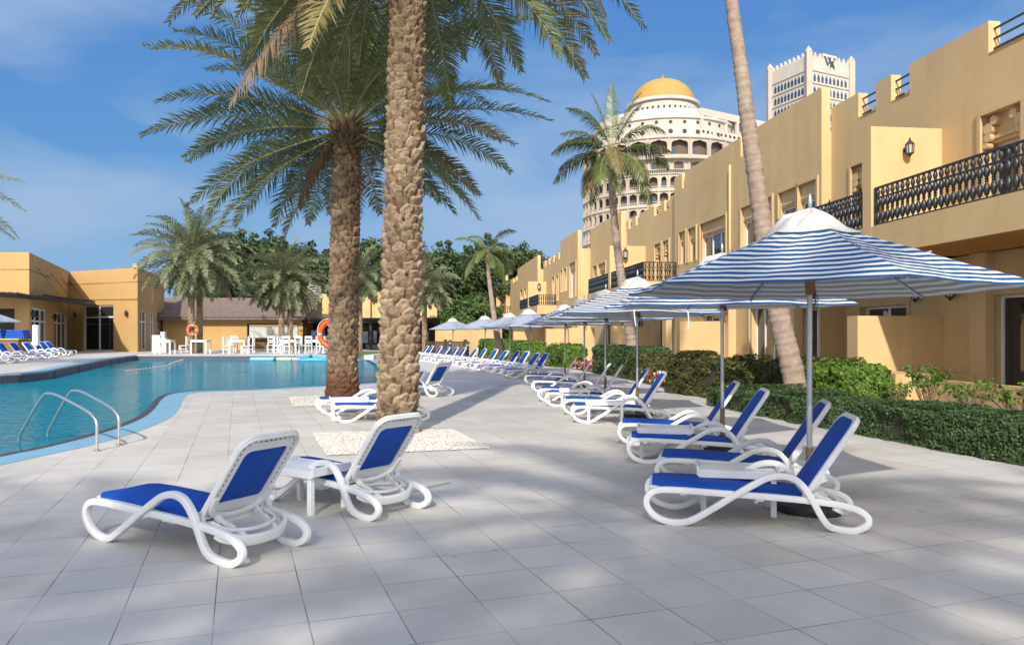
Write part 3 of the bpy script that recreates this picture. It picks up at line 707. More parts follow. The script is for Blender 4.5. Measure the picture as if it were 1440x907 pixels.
# ------------------------------------------------------------------ parasols
def hexr(th, Rr):
    s = math.fmod(th, math.pi / 3); 
    if s < 0: s += math.pi / 3
    return Rr * math.cos(math.pi / 6) / math.cos(s - math.pi / 6)
def make_parasol(label, group):
    r = empty('parasol', (0, 0, 0), label, 'parasol', group); rnd = random.Random(5)
    RR, ZA, ZH = 1.76, 2.74, 2.02
    mb = MB(); mb.tube([(0, 0, .10), (0, 0, 1.99)], .0255, 14); mb.tube([(0, 0, 2.12), (0, 0, ZA)], .02, 10)
    mb.build('pole', M['alu'], r, autos=50)
    mb = MB(); mb.tube([(0, 0, .12), (0, 0, .58)], .033, 14); mb.build('pole_sleeve', M['bronze'], r, autos=50)
    mb = MB(); mb.lathe([(.30, 0), (.31, .03), (.30, .075), (.12, .095), (.05, .11), (.045, .2), (0, .2)], 24); mb.build('base', M['black_rubber'], r, autos=40)
    mb = MB(); mb.lathe([(.036, 1.97), (.040, 2.02), (.050, 2.10), (.075, 2.14), (.075, 2.155), (.03, 2.16), (0, 2.16)], 12); mb.build('wooden_hub', M['wood'], r, autos=40)
    mb = MB(); mb.lathe([(.012, ZA), (.016, ZA + .04), (.024, ZA + .08), (.018, ZA + .12), (.008, ZA + .15), (0, ZA + .17)], 10); mb.build('finial', M['alu'], r, smooth=True)
    NA, NR = 60, 12; vs = []; uvs = []
    def zc(f, th):
        s = abs(math.sin(3 * th))              # 0 on ribs, 1 mid-panel (ribs at multiples of 60)
        return ZA - .05 + (ZH - ZA + .05) * (f ** .93) - .022 * s * f * (1 - f) * 4 * .6 - .012 * s * f
    for i in range(NR + 1):
        f = .12 + .88 * i / NR
        for k in range(NA):
            th = 2 * math.pi * k / NA; rr = hexr(th, RR) * f * (1 - .035 * abs(math.sin(3 * th)) ** 1.0 * f)
            vs.append((rr * math.cos(th), rr * math.sin(th), zc(f, th) + .004 * math.sin(k * 1.7 + i))); uvs.append((k / NA, f))
    fs = [(i * NA + k, i * NA + (k + 1) % NA, (i + 1) * NA + (k + 1) % NA, (i + 1) * NA + k) for i in range(NR) for k in range(NA)]
    mb = MB(); mb.add(vs, fs, 0)
    nv = len(vs); mb.add([(x, y, z - .012) for x, y, z in vs], [tuple(reversed(f)) for f in fs], 1)
    b = NR * NA; mb.add([], []); mb.f += [(b + k, b + (k + 1) % NA, nv + b + (k + 1) % NA, nv + b + k) for k in range(NA)]; mb.m += [0] * NA
    mb.build('canopy', [M['stripe'], M['under']], r, smooth=False, uvs=uvs + uvs, autos=12)
    # white vent cap: slack cloth
    vs = []; NR2 = 7
    for i in range(NR2 + 1):
        f = i / NR2
        for k in range(NA):
            th = 2 * math.pi * k / NA; fr = .25 * f; rr = hexr(th, RR) * fr + .0
            slack = .018 * math.sin(3 * th + 1) + .07 * noise.noise((math.cos(th) * 2.6, math.sin(th) * 2.6, f * 2.5)) + .02 * noise.noise((math.cos(th) * 8, math.sin(th) * 8, f * 3))
            z = (ZA + .03) * (1 - f) + (zc(fr, th) + .004 + .03 * max(0, noise.noise((math.cos(th) * 3, math.sin(th) * 3, 7)))) * f + (slack - .028) * math.sin(math.pi * f)
            z = max(z, zc(max(fr, .01), th) + .012)
            vs.append(((rr + .004) * math.cos(th), (rr + .004) * math.sin(th), z))
    fs = [(i * NA + k, i * NA + (k + 1) % NA, (i + 1) * NA + (k + 1) % NA, (i + 1) * NA + k) for i in range(NR2) for k in range(NA)]
    mb = MB(); mb.add(vs, fs); mb.build('vent_cap', M['canvas_white'], r, smooth=True)
    for k in range(6):
        th = k * math.pi / 3; c, s_ = math.cos(th), math.sin(th); mb = MB()
        mb.bar((c * .05, s_ * .05, ZA - .10), (c * (RR - .03), s_ * (RR - .03), ZH - .018), .018, .024)
        mb.bar((c * .06, s_ * .06, 2.13), (c * .98, s_ * .98, ZA - .42), .014, .014)
        mb.build('rib', M['alu'], r)
    mb = MB(); pts = []
    rp = random.Random(8)
    for st in range(7):
        z0 = 2.05 + .05 * rp.random(); ang = rp.uniform(-.6, .9); pts = [Vector((.03, 0, z0))]
        for j in range(7): pts.append(Vector((.035 + (.05 + .04 * rp.random()) * math.sin(j * .6), ang * .02 * j, z0 - .075 * j * rp.uniform(.6, 1) + (.02 * (j > 4) * j))))
        mb.tube(catmull(pts, False, 2), .0028, 4)
    mb.box(.02, .05, -.015, .015, 1.94, 2.02)
    mb.build('cord', M['slot'], r)
    return r
pg = 'blue and white striped parasols along the right row'
par = [(1138, 7.0, 0), (1016, 10.8, 3), (896, 15.1, -2), (851, 19.3, 4), (822, 23.5, 0), (794.5, 28.3, 6), (745, 33.3, 12), (717, 38.6, 8), (682, 44.3, 14), (637, 50.3, 10)]
pl = ['nearest striped parasol, its whole canopy filling the right of the view', 'second striped parasol, grey pole with wooden collar, partly behind the nearest', 'third striped parasol, white cord looped over its canopy',
      'fourth striped parasol from the right, only its pole and hem clear', 'fifth striped parasol from the right in the row', 'sixth striped parasol from the right in the row', 'seventh striped parasol, pale and fully seen above loungers',
      'eighth striped parasol from the right, overlapping its neighbours', 'ninth striped parasol, last but one of the row', 'tenth parasol at the far end of the row by the yellow wall']
p0 = make_parasol(pl[0], pg); PAR = []
for i, (px, Y, a) in enumerate(par):
    o = p0 if i == 0 else copy_tree(p0)
    o.location = ((px - 720) / F * Y, Y, 0); o.rotation_euler = (R((0, .5, -.4, .3, 0)[i % 5]), R((0.2, -.7, .5, .2, -.3)[i % 5]), R(30 + a)); tag(o, pl[i]); PAR.append(o)
o = copy_tree(p0); o.location = (-33.6 + 6.6, 39.5, FD); o.location.x = (-22 - 720) / F * 39.5; o.rotation_euler = (0, 0, R(12)); tag(o, 'pale parasol on the terrace at the left edge beside the bar counter')
# white cord over third canopy
mb = MB(); c = PAR[2].location
pts = catmull([c + Vector((-.28, -1.55, 2.02 - .25)), c + Vector((-.3, -1.56, 2.1)), c + Vector((-.1, -1.35, 2.2)), c + Vector((.25, -1.3, 2.22)), c + Vector((.62, -1.5, 2.1)), c + Vector((.66, -1.52, 1.72))], False, 6)
mb.tube(pts, .011, 6); thing_mesh(mb, 'loose_cord', M['rope'], 'loose white cord looped over the hem of the third parasol', 'cord')

# ------------------------------------------------------------------ pool hand rails
def handrail(bx, by, ix, iy, label):
    """(bx,by) photo foot on the deck; (ix,iy) photo point where the rail meets the water"""
    A = P(bx, by); B = P(ix, iy, -.2); mb = MB()
    h = lambda t, z: Vector((A.x + (B.x - A.x) * t, A.y + (B.y - A.y) * t, z))
    pts = catmull([h(0, .0), h(0, .2), h(0, .38), h(.03, .46), h(.12, .545), h(.35, .665), h(.48, .725), h(.58, .74), h(.66, .70), h(.80, .44), h(.94, .15), h(.99, .03), h(1, -.1), h(1, -.5)], False, 6)
    r = empty('hand_rail', A, label, 'hand rail', 'steel hand rails at the pool edge')
    mb.tube([p - A for p in pts], .021, 12); mb.build('rail', M['steel'], r, smooth=True)
    mb = MB(); mb.lathe([(.05, 0.005), (.052, .014), (.03, .022), (.022, .03)], 16); mb.build('foot_flange', M['steel'], r, autos=40)
handrail(136, 634, 26, 635, 'curved steel hand rail standing nearer, left of its twin')
handrail(167, 625.5, 67, 627, 'curved steel hand rail standing farther, right of its twin')

# ------------------------------------------------------------------ lifebuoys
def lifebuoy(loc, r_out, yaw, label):
    r = empty('lifebuoy', loc, label, 'lifebuoy', 'orange lifebuoys hung on palm trunks', yaw)
    mb = MB(); n = 40; rm = r_out * .82; rt = r_out * .18
    pts = [(rm * math.cos(2 * math.pi * k / n), 0, rm * math.sin(2 * math.pi * k / n)) for k in range(n)]
    mb.tube(pts, rt, 12, closed=True); mb.build('ring', M['red'], r, smooth=True)
    for k in range(4):
        a = math.pi / 2 * k; mb = MB()
        pp = [(rm * math.cos(a + t), 0, rm * math.sin(a + t)) for t in (-.09, -.03, .03, .09)]
        mb.tube(pp, rt * 1.05, 12); mb.build('reflective_band', M['canvas_white'], r, smooth=True)
    mb = MB(); pts = []
    for k in range(41):
        a = 2 * math.pi * k / 40; pts.append((r_out * (1.0 + .10 * abs(math.sin(2 * a))) * math.cos(a), 0, r_out * (1.0 + .10 * abs(math.sin(2 * a))) * math.sin(a)))
    mb.tube(pts[:-1], .009, 5, closed=True); mb.tube([(0, 0, r_out), (r_out * .55, .05, r_out * 1.6)], .009, 5); mb.build('rope', M['rope'], r)
lifebuoy((PY(466.5, 18.95, ZP(470, 18.95))), .38, R(-12), 'orange lifebuoy half hidden behind the second palm trunk')
lifebuoy((PY(270.5, 51.6 * 1.065, ZP(464, 51.6 * 1.065))), .38, R(8), 'small orange lifebuoy hung on the double palm across the pool')
# ------------------------------------------------------------------ date palms
def date_trunk(H, r0, r1, name, parent, m, rows=.145, per=9, amp=.05, res=(120, 260), seed=1, stain=0.0, lean=(0, 0), flare=0, shift=0):
    rnd = random.Random(seed); nt, nz = res; mb = MB(); vs = []; crev = []; st = []; tn = []
    jr = {}
    def J(k, c):
        if (k, c) not in jr: jr[(k, c)] = (rnd.uniform(-.3, .3), rnd.uniform(-.34, .34), rnd.uniform(.2, 1.6), rnd.uniform(-1.2, 1.2))
        return jr[(k, c)]
    for i in range(nz + 1):
        z = H * i / nz; t = i / nz
        r = r0 + (r1 - r0) * t + flare * math.exp(-z / .35); r *= 1 + .03 * noise.noise((z * .7, seed * 3.1, 0))
        kk = z / rows
        for j in range(nt):
            th = 2 * math.pi * j / nt; best = 0; tone = .35
            for k in range(int(kk) - 1, int(kk) + 3):
                cw = 2 * math.pi / per; off = (k % 2) * .5 + k * .11
                c = round(th / cw - off)
                for cc in (c,):
                    jx, jz, ja, js = J(k, cc % per)
                    u = (th / cw - off - cc - jx * .5) * 2          # -1..1 over cell width
                    v = (z / rows - k - jz * .5) + .5               # stub from 0 (bottom) to ~1.2 (top lip)
                    v -= u * js * .3
                    lip = 1.02 - .34 * abs(u) ** 2.4 + .10 * math.sin(u * 5 + jx * 20)                         # rounded top edge
                    if v < -.45 or v > lip: continue
                    w_ = max(0, 1 - (abs(u) / 1.04) ** 5)
                    hgt = (.10 + .90 * ((v + .45) / (lip + .45)) ** 1.25) * w_ * (.7 + .3 * ja)
                    cut = .16 + .07 * js
                    if v > lip - cut: hgt *= .62 + .38 * (lip - v) / cut
                    if hgt > best: best = hgt; tone = .5 + ja * .35 + js * .18 - .42
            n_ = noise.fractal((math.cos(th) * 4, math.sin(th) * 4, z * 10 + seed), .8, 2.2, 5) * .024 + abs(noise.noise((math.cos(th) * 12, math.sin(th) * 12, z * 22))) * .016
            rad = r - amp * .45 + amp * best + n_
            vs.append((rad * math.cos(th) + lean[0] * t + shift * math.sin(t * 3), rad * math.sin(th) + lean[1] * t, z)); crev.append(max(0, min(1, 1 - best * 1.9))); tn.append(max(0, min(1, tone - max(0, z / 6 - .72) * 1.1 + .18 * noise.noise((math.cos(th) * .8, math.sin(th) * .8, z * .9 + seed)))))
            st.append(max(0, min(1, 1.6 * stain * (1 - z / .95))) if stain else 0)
    fs = [(i * nt + j, i * nt + (j + 1) % nt, (i + 1) * nt + (j + 1) % nt, (i + 1) * nt + j) for i in range(nz) for j in range(nt)]
    mb.add(vs, fs); o = mb.build(name, m, parent, autos=48)
    for nm, vals in (('crev', crev), ('stain', st), ('tone', tn)):
        a = o.data.attributes.new(nm, 'FLOAT', 'POINT'); a.data.foreach_set('value', vals)
    return o
def frond(mb, base, az, el, L, droop, rnd, nl=46, ll=.42, mi=0, mir=1, width=.028, vee=.5, twist=0, ldroop=.15, seg=16, start=.16, side_rot=0):
    """pinnate leaf: rachis bending under its weight, stiff leaflets in a V"""
    p = Vector(base); a = R(az); e = R(el); pts = []; dirs = []
    st = L / seg
    for i in range(seg + 1):
        d_ = Vector((math.cos(a) * math.cos(e), math.sin(a) * math.cos(e), math.sin(e))); pts.append(p.copy()); dirs.append(d_)
        p = p + d_ * st; t = i / seg
        e -= R(droop) * (.35 + 1.3 * t) / seg * max(.12, math.cos(e)) ** .6
        a += R(side_rot) / seg
    # rachis
    rad = [.020 * (1 - .85 * i / seg) * (L / 3.5) + .003 for i in range(seg + 1)]
    mb.tube(pts, rad, 4, mir, cap=False)
    for i in range(nl):
        t = start + (1 - start) * (i + rnd.random() * .5) / nl; f = t * seg; k = min(int(f), seg - 1); q = pts[k].lerp(pts[k + 1], f - k); D = dirs[k]
        S = Vector((-math.sin(a), math.cos(a), 0)); S = (S - D * S.dot(D)).normalized(); U = S.cross(D) * -1
        if U.z < 0 and abs(D.z) < .95: U = -U
        tw = R(twist); S2 = S * math.cos(tw) + U * math.sin(tw); U2 = U * math.cos(tw) - S * math.sin(tw)
        sh = math.sin(math.pi * min(1, (t - start) / (1 - start) * .86 + .16)) ** .6
        l = ll * max(.25, sh) * rnd.uniform(.85, 1.1); fw = .35 + .75 * t
        for sg in (-1, 1):
            ve = vee * rnd.uniform(-.3, 2.0)
            dd = (S2 * sg + D * (fw * rnd.uniform(.85, 1.15)) + U2 * ve).normalized()
            tip = q + dd * l + Vector((0, 0, -ldroop * l)); mid = q + dd * (l * .5)
            wv = D.cross(dd).cross(dd).normalized() * (width * .5)
            wv = (D - dd * D.dot(dd)).normalized() * (width * .5)
            if width > .022: mb.add((q - wv * .6, mid - wv, tip, mid + wv, q + wv * .6), ((0, 1, 3, 4), (1, 2, 3)), mi)
            else: mb.add((q - wv, tip, q + wv), ((0, 1, 2),), mi)
def date_crown(c, n, L, seed, nl=46, ll=.42, el0=82, el1=-32, droop=62, dry=3, width=.03, name='crown', parent=None, leaf='palm_leaf', spread=None, yellow=.0, skip=None, dryL=.8):
    rnd = random.Random(seed); mb = MB()
    for i in range(n):
        t = (i + .5) / n; az = i * 137.508 + rnd.uniform(-10, 10); el = el0 + (el1 - el0) * t ** .85 + rnd.uniform(-7, 7)
        if skip and skip(az % 360, el): continue
        l = L * (rnd.uniform(.86, 1.08)) * (.72 + .28 * math.sin(math.pi * min(1, t * .8 + .25)))
        dr = droop * rnd.uniform(.75, 1.3) * (.8 + .5 * (1 - t))
        b = c + Vector((math.cos(R(az)), math.sin(R(az)), 0)) * .12 + Vector((0, 0, .35 * (1 - t) - .1))
        yl = rnd.random() < yellow and t > .45
        frond(mb, b, az, el, l, dr, rnd, nl, ll, 3 if yl else 0, 1, width, vee=.45, twist=rnd.uniform(-35, 35), side_rot=rnd.uniform(-14, 14))
    o = mb.build(name, [M[leaf], M['rachis'], M['dry_leaf'], M['palm_yellow']], parent)
    if dry:
        for i in range(dry):
            mb = MB(); az = rnd.uniform(0, 360); 
            if isinstance(dryL, list): az, el, l, dr = dryL[i]
            else: el = -35; l = L * .8; dr = 60
            frond(mb, c + Vector((math.cos(R(az)), math.sin(R(az)), 0)) * .15, az, el, l, dr, rnd, nl, ll * .8, 0, 1, width * .9, vee=-.3, twist=rnd.uniform(-50, 50), ldroop=.5)
            mb.build('dry_frond', [M['dry_leaf'], M['dry_leaf']], parent)
    return o
def boots(c, r, n, seed, parent, m='date_trunk_dark', L=.34, h=.45):
    """stubs of cut leaves and petioles flaring out under the crown"""
    rnd = random.Random(seed); mb = MB()
    for i in range(n):
        az = i * 2.39996; t = i / n; z = c.z - h + h * t * 1.15
        rr = r * (.85 + .1 * t); el = R(25 + 45 * t + rnd.uniform(-12, 12)); l = L * rnd.uniform(.6, 1.15)
        b = Vector((c.x + rr * math.cos(az), c.y + rr * math.sin(az), z)); d_ = Vector((math.cos(az) * math.cos(el), math.sin(az) * math.cos(el), math.sin(el)))
        s_ = Vector((-math.sin(az), math.cos(az), 0)); w_ = rnd.uniform(.05, .085)
        u = s_.cross(d_).normalized() * .022; e_ = b + d_ * l
        mb.add((b - s_ * w_ - u, b + s_ * w_ - u, b + s_ * w_ + u, b - s_ * w_ + u, e_ - s_ * w_ * .35 - u * .6, e_ + s_ * w_ * .35 - u * .6, e_ + s_ * w_ * .3 + u * .6, e_ - s_ * w_ * .3 + u * .6),
               ((3, 2, 1, 0), (4, 5, 6, 7), (0, 1, 5, 4), (1, 2, 6, 5), (2, 3, 7, 6), (3, 0, 4, 7)))
    o = mb.build('leaf_stubs', M[m], parent); n_ = len(o.data.vertices)
    return o
def date_palm(loc, H, label, r0=.30, r1=.27, crown=dict(), trunk=dict(), group=None, stub=True, tm='date_trunk', name='date_palm'):
    root = empty(name, loc, label, 'palm tree', group)
    tk = dict(res=(110, 260)); tk.update(trunk)
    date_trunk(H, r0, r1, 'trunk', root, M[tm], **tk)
    c = Vector((tk.get('lean', (0, 0))[0], tk.get('lean', (0, 0))[1], H))
    if stub: boots(c, r1, 90, 7, root)
    ck = dict(n=60, L=4.0, seed=3, parent=root); ck.update(crown); date_crown(c, **ck)
    return root
g_date = 'date palms round the pool'
# front palm: foot on the pebble square, crown above the frame
X0 = P(559, 609)
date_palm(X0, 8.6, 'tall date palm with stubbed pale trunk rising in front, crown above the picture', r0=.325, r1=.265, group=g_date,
          trunk=dict(rows=.152, per=7, amp=.095, res=(190, 640), seed=4, lean=(.19, .1)),
          crown=dict(n=76, L=4.9, seed=11, nl=112, ll=.56, width=.029, el1=-40, droop=56, skip=lambda a, e: 235 < a < 325 and e < 25, dry=3, yellow=.25,
                     dryL=[(186, -42, 4.3, 30), (352, -2, 3.9, 95), (150, 5, 3.3, 90)]))
X1 = PY(481, 18.5)
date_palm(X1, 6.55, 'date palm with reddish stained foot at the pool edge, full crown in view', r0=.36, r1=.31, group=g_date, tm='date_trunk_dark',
          trunk=dict(rows=.13, per=9, amp=.07, res=(130, 460), seed=9, stain=1, flare=.06, lean=(.12, 0)),
          crown=dict(n=100, L=4.8, seed=21, nl=112, ll=.60, width=.029, el1=-32, droop=46, skip=lambda a, e: 215 < a < 325 and e < 12, dry=1, yellow=.16, dryL=[(200, -50, 2.2, 60)]))
# far palms across the pool
def far_palm(px, Y, ytop, r, L, label, seed, n=46, z0=FD, nl=30, lf='palm_leaf_far', el1=-48, droop=70):
    if z0 > 0: Y *= 1.065
    H = ZP(ytop, Y) - z0
    return date_palm(PY(px, Y, z0), H, label, r0=r * .72, r1=r * .68, group=g_date, stub=False, trunk=dict(rows=.2, per=8, amp=.05, res=(48, 120), seed=seed),
                     crown=dict(n=int(n * 1.25), L=L * 1.06, seed=seed, nl=nl + 8, ll=.62, width=.065, el1=el1, droop=droop, dry=1, leaf=lf))
far_palm(269, 52, 361, .30, 4.3, 'date palm carrying the small lifebuoy across the pool', 31, n=60)
far_palm(281, 53.2, 372, .29, 4.2, 'date palm standing close behind the lifebuoy palm', 32, n=40)
far_palm(396, 57, 397, .30, 3.6, 'grey green date palm behind the white tables', 33, n=56)
far_palm(408, 57.6, 402, .28, 3.5, 'date palm touching the right side of the one behind the white tables', 34, n=34)
far_palm(506, 62, 392, .28, 2.9, 'slim date palm seen between the two big trunks', 35, n=36, z0=0)
far_palm(597, 66, 404, .30, 3.2, 'pale date palm right of the front trunk before the dark pergola', 36, n=50, z0=0)
# palm beyond the left edge: frond tips reach into the picture
date_palm(PY(-146, 30.0, FD), 6.4, 'date palm at the left edge, only its frond tips in view', r0=.3, group=g_date, stub=False, trunk=dict(res=(40, 100)),
          crown=dict(n=54, L=4.4, seed=41, nl=56, ll=.5, width=.04, droop=60, dry=0))
# palms behind the camera: they throw the dappled shade on the foreground
SHP = [(-4.6, -8.9, 8.0, 51), (.1, -6.0, 8.0, 52), (4.0, -9.8, 8.0, 53), (-8.8, -9.6, 7.6, 55), (7.6, -9.6, 8.2, 56), (-.9, -11.2, 8.0, 58)]
sp0 = date_palm(Vector((SHP[0][0], SHP[0][1], 0)), 8.0, 'date palm behind the viewpoint throwing the foreground shade', r0=.3, group=g_date, stub=False, trunk=dict(res=(40, 100)),
          crown=dict(n=54, L=4.2, seed=51, nl=60, ll=.45, width=.04, droop=62, dry=0))
for x, y, h, s_ in SHP[1:]:
    o = copy_tree(sp0); o.location = (x, y, h - 8.0 if h < 8 else 0); o.location.z = 0; o.scale = (1, 1, h / 8.0); o.rotation_euler = (0, 0, s_ * 1.3)

# ------------------------------------------------------------------ coconut palms
def coco_palm(base, path, r0, r1, label, L=3.4, n=20, seed=1, nl=44, ll=.62, el1=-45, droop=95, azf=None, width=.035, fronds=None):
    root = empty('coconut_palm', base, label, 'palm tree', 'slender coconut palms along the building')
    rnd = random.Random(seed); pts = catmull([Vector(p) for p in path], False, 14); m = len(pts); Ltot = sum((pts[i + 1] - pts[i]).length for i in range(m - 1))
    rr = []; out = []; acc = 0; n_ = 24; vs = []
    # ringed trunk: resample densely
    dense = []
    for i in range(m - 1):
        k = max(2, int((pts[i + 1] - pts[i]).length / .03))
        for j in range(k): dense.append(pts[i].lerp(pts[i + 1], j / k))
    dense.append(pts[-1]); M_ = len(dense); rad = []
    ring = 0; nxt = .1; a_ = 0
    for i, p in enumerate(dense):
        t = i / M_; r = r0 + (r1 - r0) * min(1, t * 1.6) ** .8
        if i: a_ += (dense[i] - dense[i - 1]).length
        if a_ > nxt: nxt += rnd.uniform(.07, .16); ring = 1
        rad.append(r * (1.02 - .11 * ring + .05 * noise.noise((a_ * 9, seed, 0)))); ring *= .62
    mb = MB(); mb.tube(dense, rad, n_)
    mb.v = [tuple(Vector(v) + Vector((noise.noise(Vector(v) * 7), noise.noise(Vector(v) * 7 + Vector((9, 0, 0))), 0)) * .012) for v in mb.v]
    mb.build('trunk', M['coco_trunk'], root, autos=60)
    top = pts[-1]; mb = MB()
    for i in range(n):
        t = (i + .5) / n
        if fronds and i < len(fronds): az, el, l, dr = fronds[i]
        else: az = i * 137.5 + rnd.uniform(-12, 12); el = 78 + (el1 - 78) * t + rnd.uniform(-8, 8); l = L * rnd.uniform(.85, 1.1); dr = droop * rnd.uniform(.7, 1.2)
        frond(mb, top + Vector((0, 0, .1)), az, el, l, dr, rnd, nl, ll, 2 if rnd.random() < .07 else 0, 1, width, vee=-.15, twist=rnd.uniform(-25, 25), ldroop=.45, start=.2, side_rot=rnd.uniform(-25, 25))
    mb.build('crown', [M['coco_leaf'], M['rachis'], M['palm_yellow']], root)
    mb = MB()
    for i in range(12):
        az = i * 2.4; p = top + Vector((math.cos(az) * .08, math.sin(az) * .08, -.25)); mb.bar(p, p + Vector((math.cos(az) * .25, math.sin(az) * .25, .5)), .10, .03)
    mb.build('leaf_base', M['petiole'], root)
    return root
def cp(pxs, Y):
    B = PY(pxs[0][0], Y, 0); out = []
    for (px, py) in pxs: out.append(Vector(((px - 720) / F * Y - B.x, 0, ZP(py, Y))))
    return B, out
B, pth = cp([(1122, 579), (1116, 530), (1098, 455), (1084, 390), (1070, 300), (1053, 180), (1041, 90), (1030, 10), (1024, -80), (1023, -180), (1023, -290)], 16.0)
pth[0].z = 0
coco_palm(B, pth, .27, .14, 'leaning coconut palm with pale ringed trunk crossing the near yellow wing', seed=3, L=3.1, n=18, droop=80, el1=-25)
B, pth = cp([(893, 533), (888, 480), (875, 400), (866, 330), (861, 270), (861, 218)], 30.0); pth[0].z = 0
coco_palm(B, pth, .27, .15, 'coconut palm with full feathery crown before the domed hotel', seed=5, L=2.5, n=24, droop=85, el1=-38, ll=.55, nl=50,
          fronds=[(80, 84, 2.9, 30), (150, 78, 2.7, 50), (20, 74, 2.9, 60), (200, 62, 2.6, 80), (350, 52, 2.5, 120), (10, 18, 2.7, 95), (180, 30, 2.3, 80), (170, 5, 2.3, 60), (200, 38, 2.3, 70), (340, 70, 2.2, 60), (150, 70, 2.2, 60)])
B, pth = cp([(706, 508), (697, 460), (690, 410), (686, 372), (685, 358)], 46.0); pth[0].z = 0
coco_palm(B, pth, .26, .14, 'thin coconut palm with sparse drooping crown at the far end of the wing', seed=8, L=2.3, n=14, droop=130, el1=-30, ll=.5, width=.06, nl=30)
# ------------------------------------------------------------------ yellow wing on the right, in its own frame: s along it (away), D outwards distance
dW = Vector((-.120, .9928)); mW = Vector((.9928, .120))
def sW(px, D):
    u = (px - 720) / F; Y = D / (.9928 * u + .120); return (-.120 * u + .9928) * Y
def YW(px, D): return D / (.9928 * (px - 720) / F + .120)
def zW(px, py, D): return ZP(py, YW(px, D))
S0, D0 = 20.0, 12.0
wb = dW * S0 + mW * D0
wing = empty('hotel_wing', (wb.x, wb.y, 0), 'long yellow two-storey wing with stepped walls, balconies and crenellated parapet', 'building', rz=math.atan2(dW.y, dW.x))
# local coords: x = s - S0 ; y = -(D - D0)
def LX(s): return s - S0
def LY(D): return -(D - D0)
def facade(mb, s0, s1, D, z0, z1, holes, mi=0, back=.0):
    """front plane at D from s0 (near) to s1 (far); holes = (sa, sb, za, zb, depth); open reveals"""
    ss = sorted({s0, s1} | {h[0] for h in holes} | {h[1] for h in holes}); zz = sorted({z0, z1} | {h[2] for h in holes} | {h[3] for h in holes})
    ss = [s for s in ss if s0 <= s <= s1]; zz = [z for z in zz if z0 <= z <= z1]
    for i in range(len(ss) - 1):
        for j in range(len(zz) - 1):
            sm, zm = (ss[i] + ss[i + 1]) / 2, (zz[j] + zz[j + 1]) / 2
            if any(h[0] < sm < h[1] and h[2] < zm < h[3] for h in holes): continue
            a, b = LX(ss[i]), LX(ss[i + 1]); y = LY(D)
            mb.quad((a, y, zz[j]), (a, y, zz[j + 1]), (b, y, zz[j + 1]), (b, y, zz[j]), mi)
    for (sa, sb, za, zb, dp) in holes:
        a, b = LX(sa), LX(sb); y0, y1 = LY(D), LY(D + dp)
        if dp <= 0: continue
        mb.quad((a, y0, za), (a, y1, za), (a, y1, zb), (a, y0, zb), mi); mb.quad((b, y0, za), (b, y0, zb), (b, y1, zb), (b, y1, za), mi)
        mb.quad((a, y0, zb), (a, y1, zb), (b, y1, zb), (b, y0, zb), mi); mb.quad((a, y0, za), (b, y0, za), (b, y1, za), (a, y1, za), mi)
def lbox(mb, s0, s1, Da, Db, z0, z1, mi=0): mb.box(LX(s0), LX(s1), LY(Db), LY(Da), z0, z1, mi)
ZR = 7.75; ZM = 3.47; ZS = 4.15
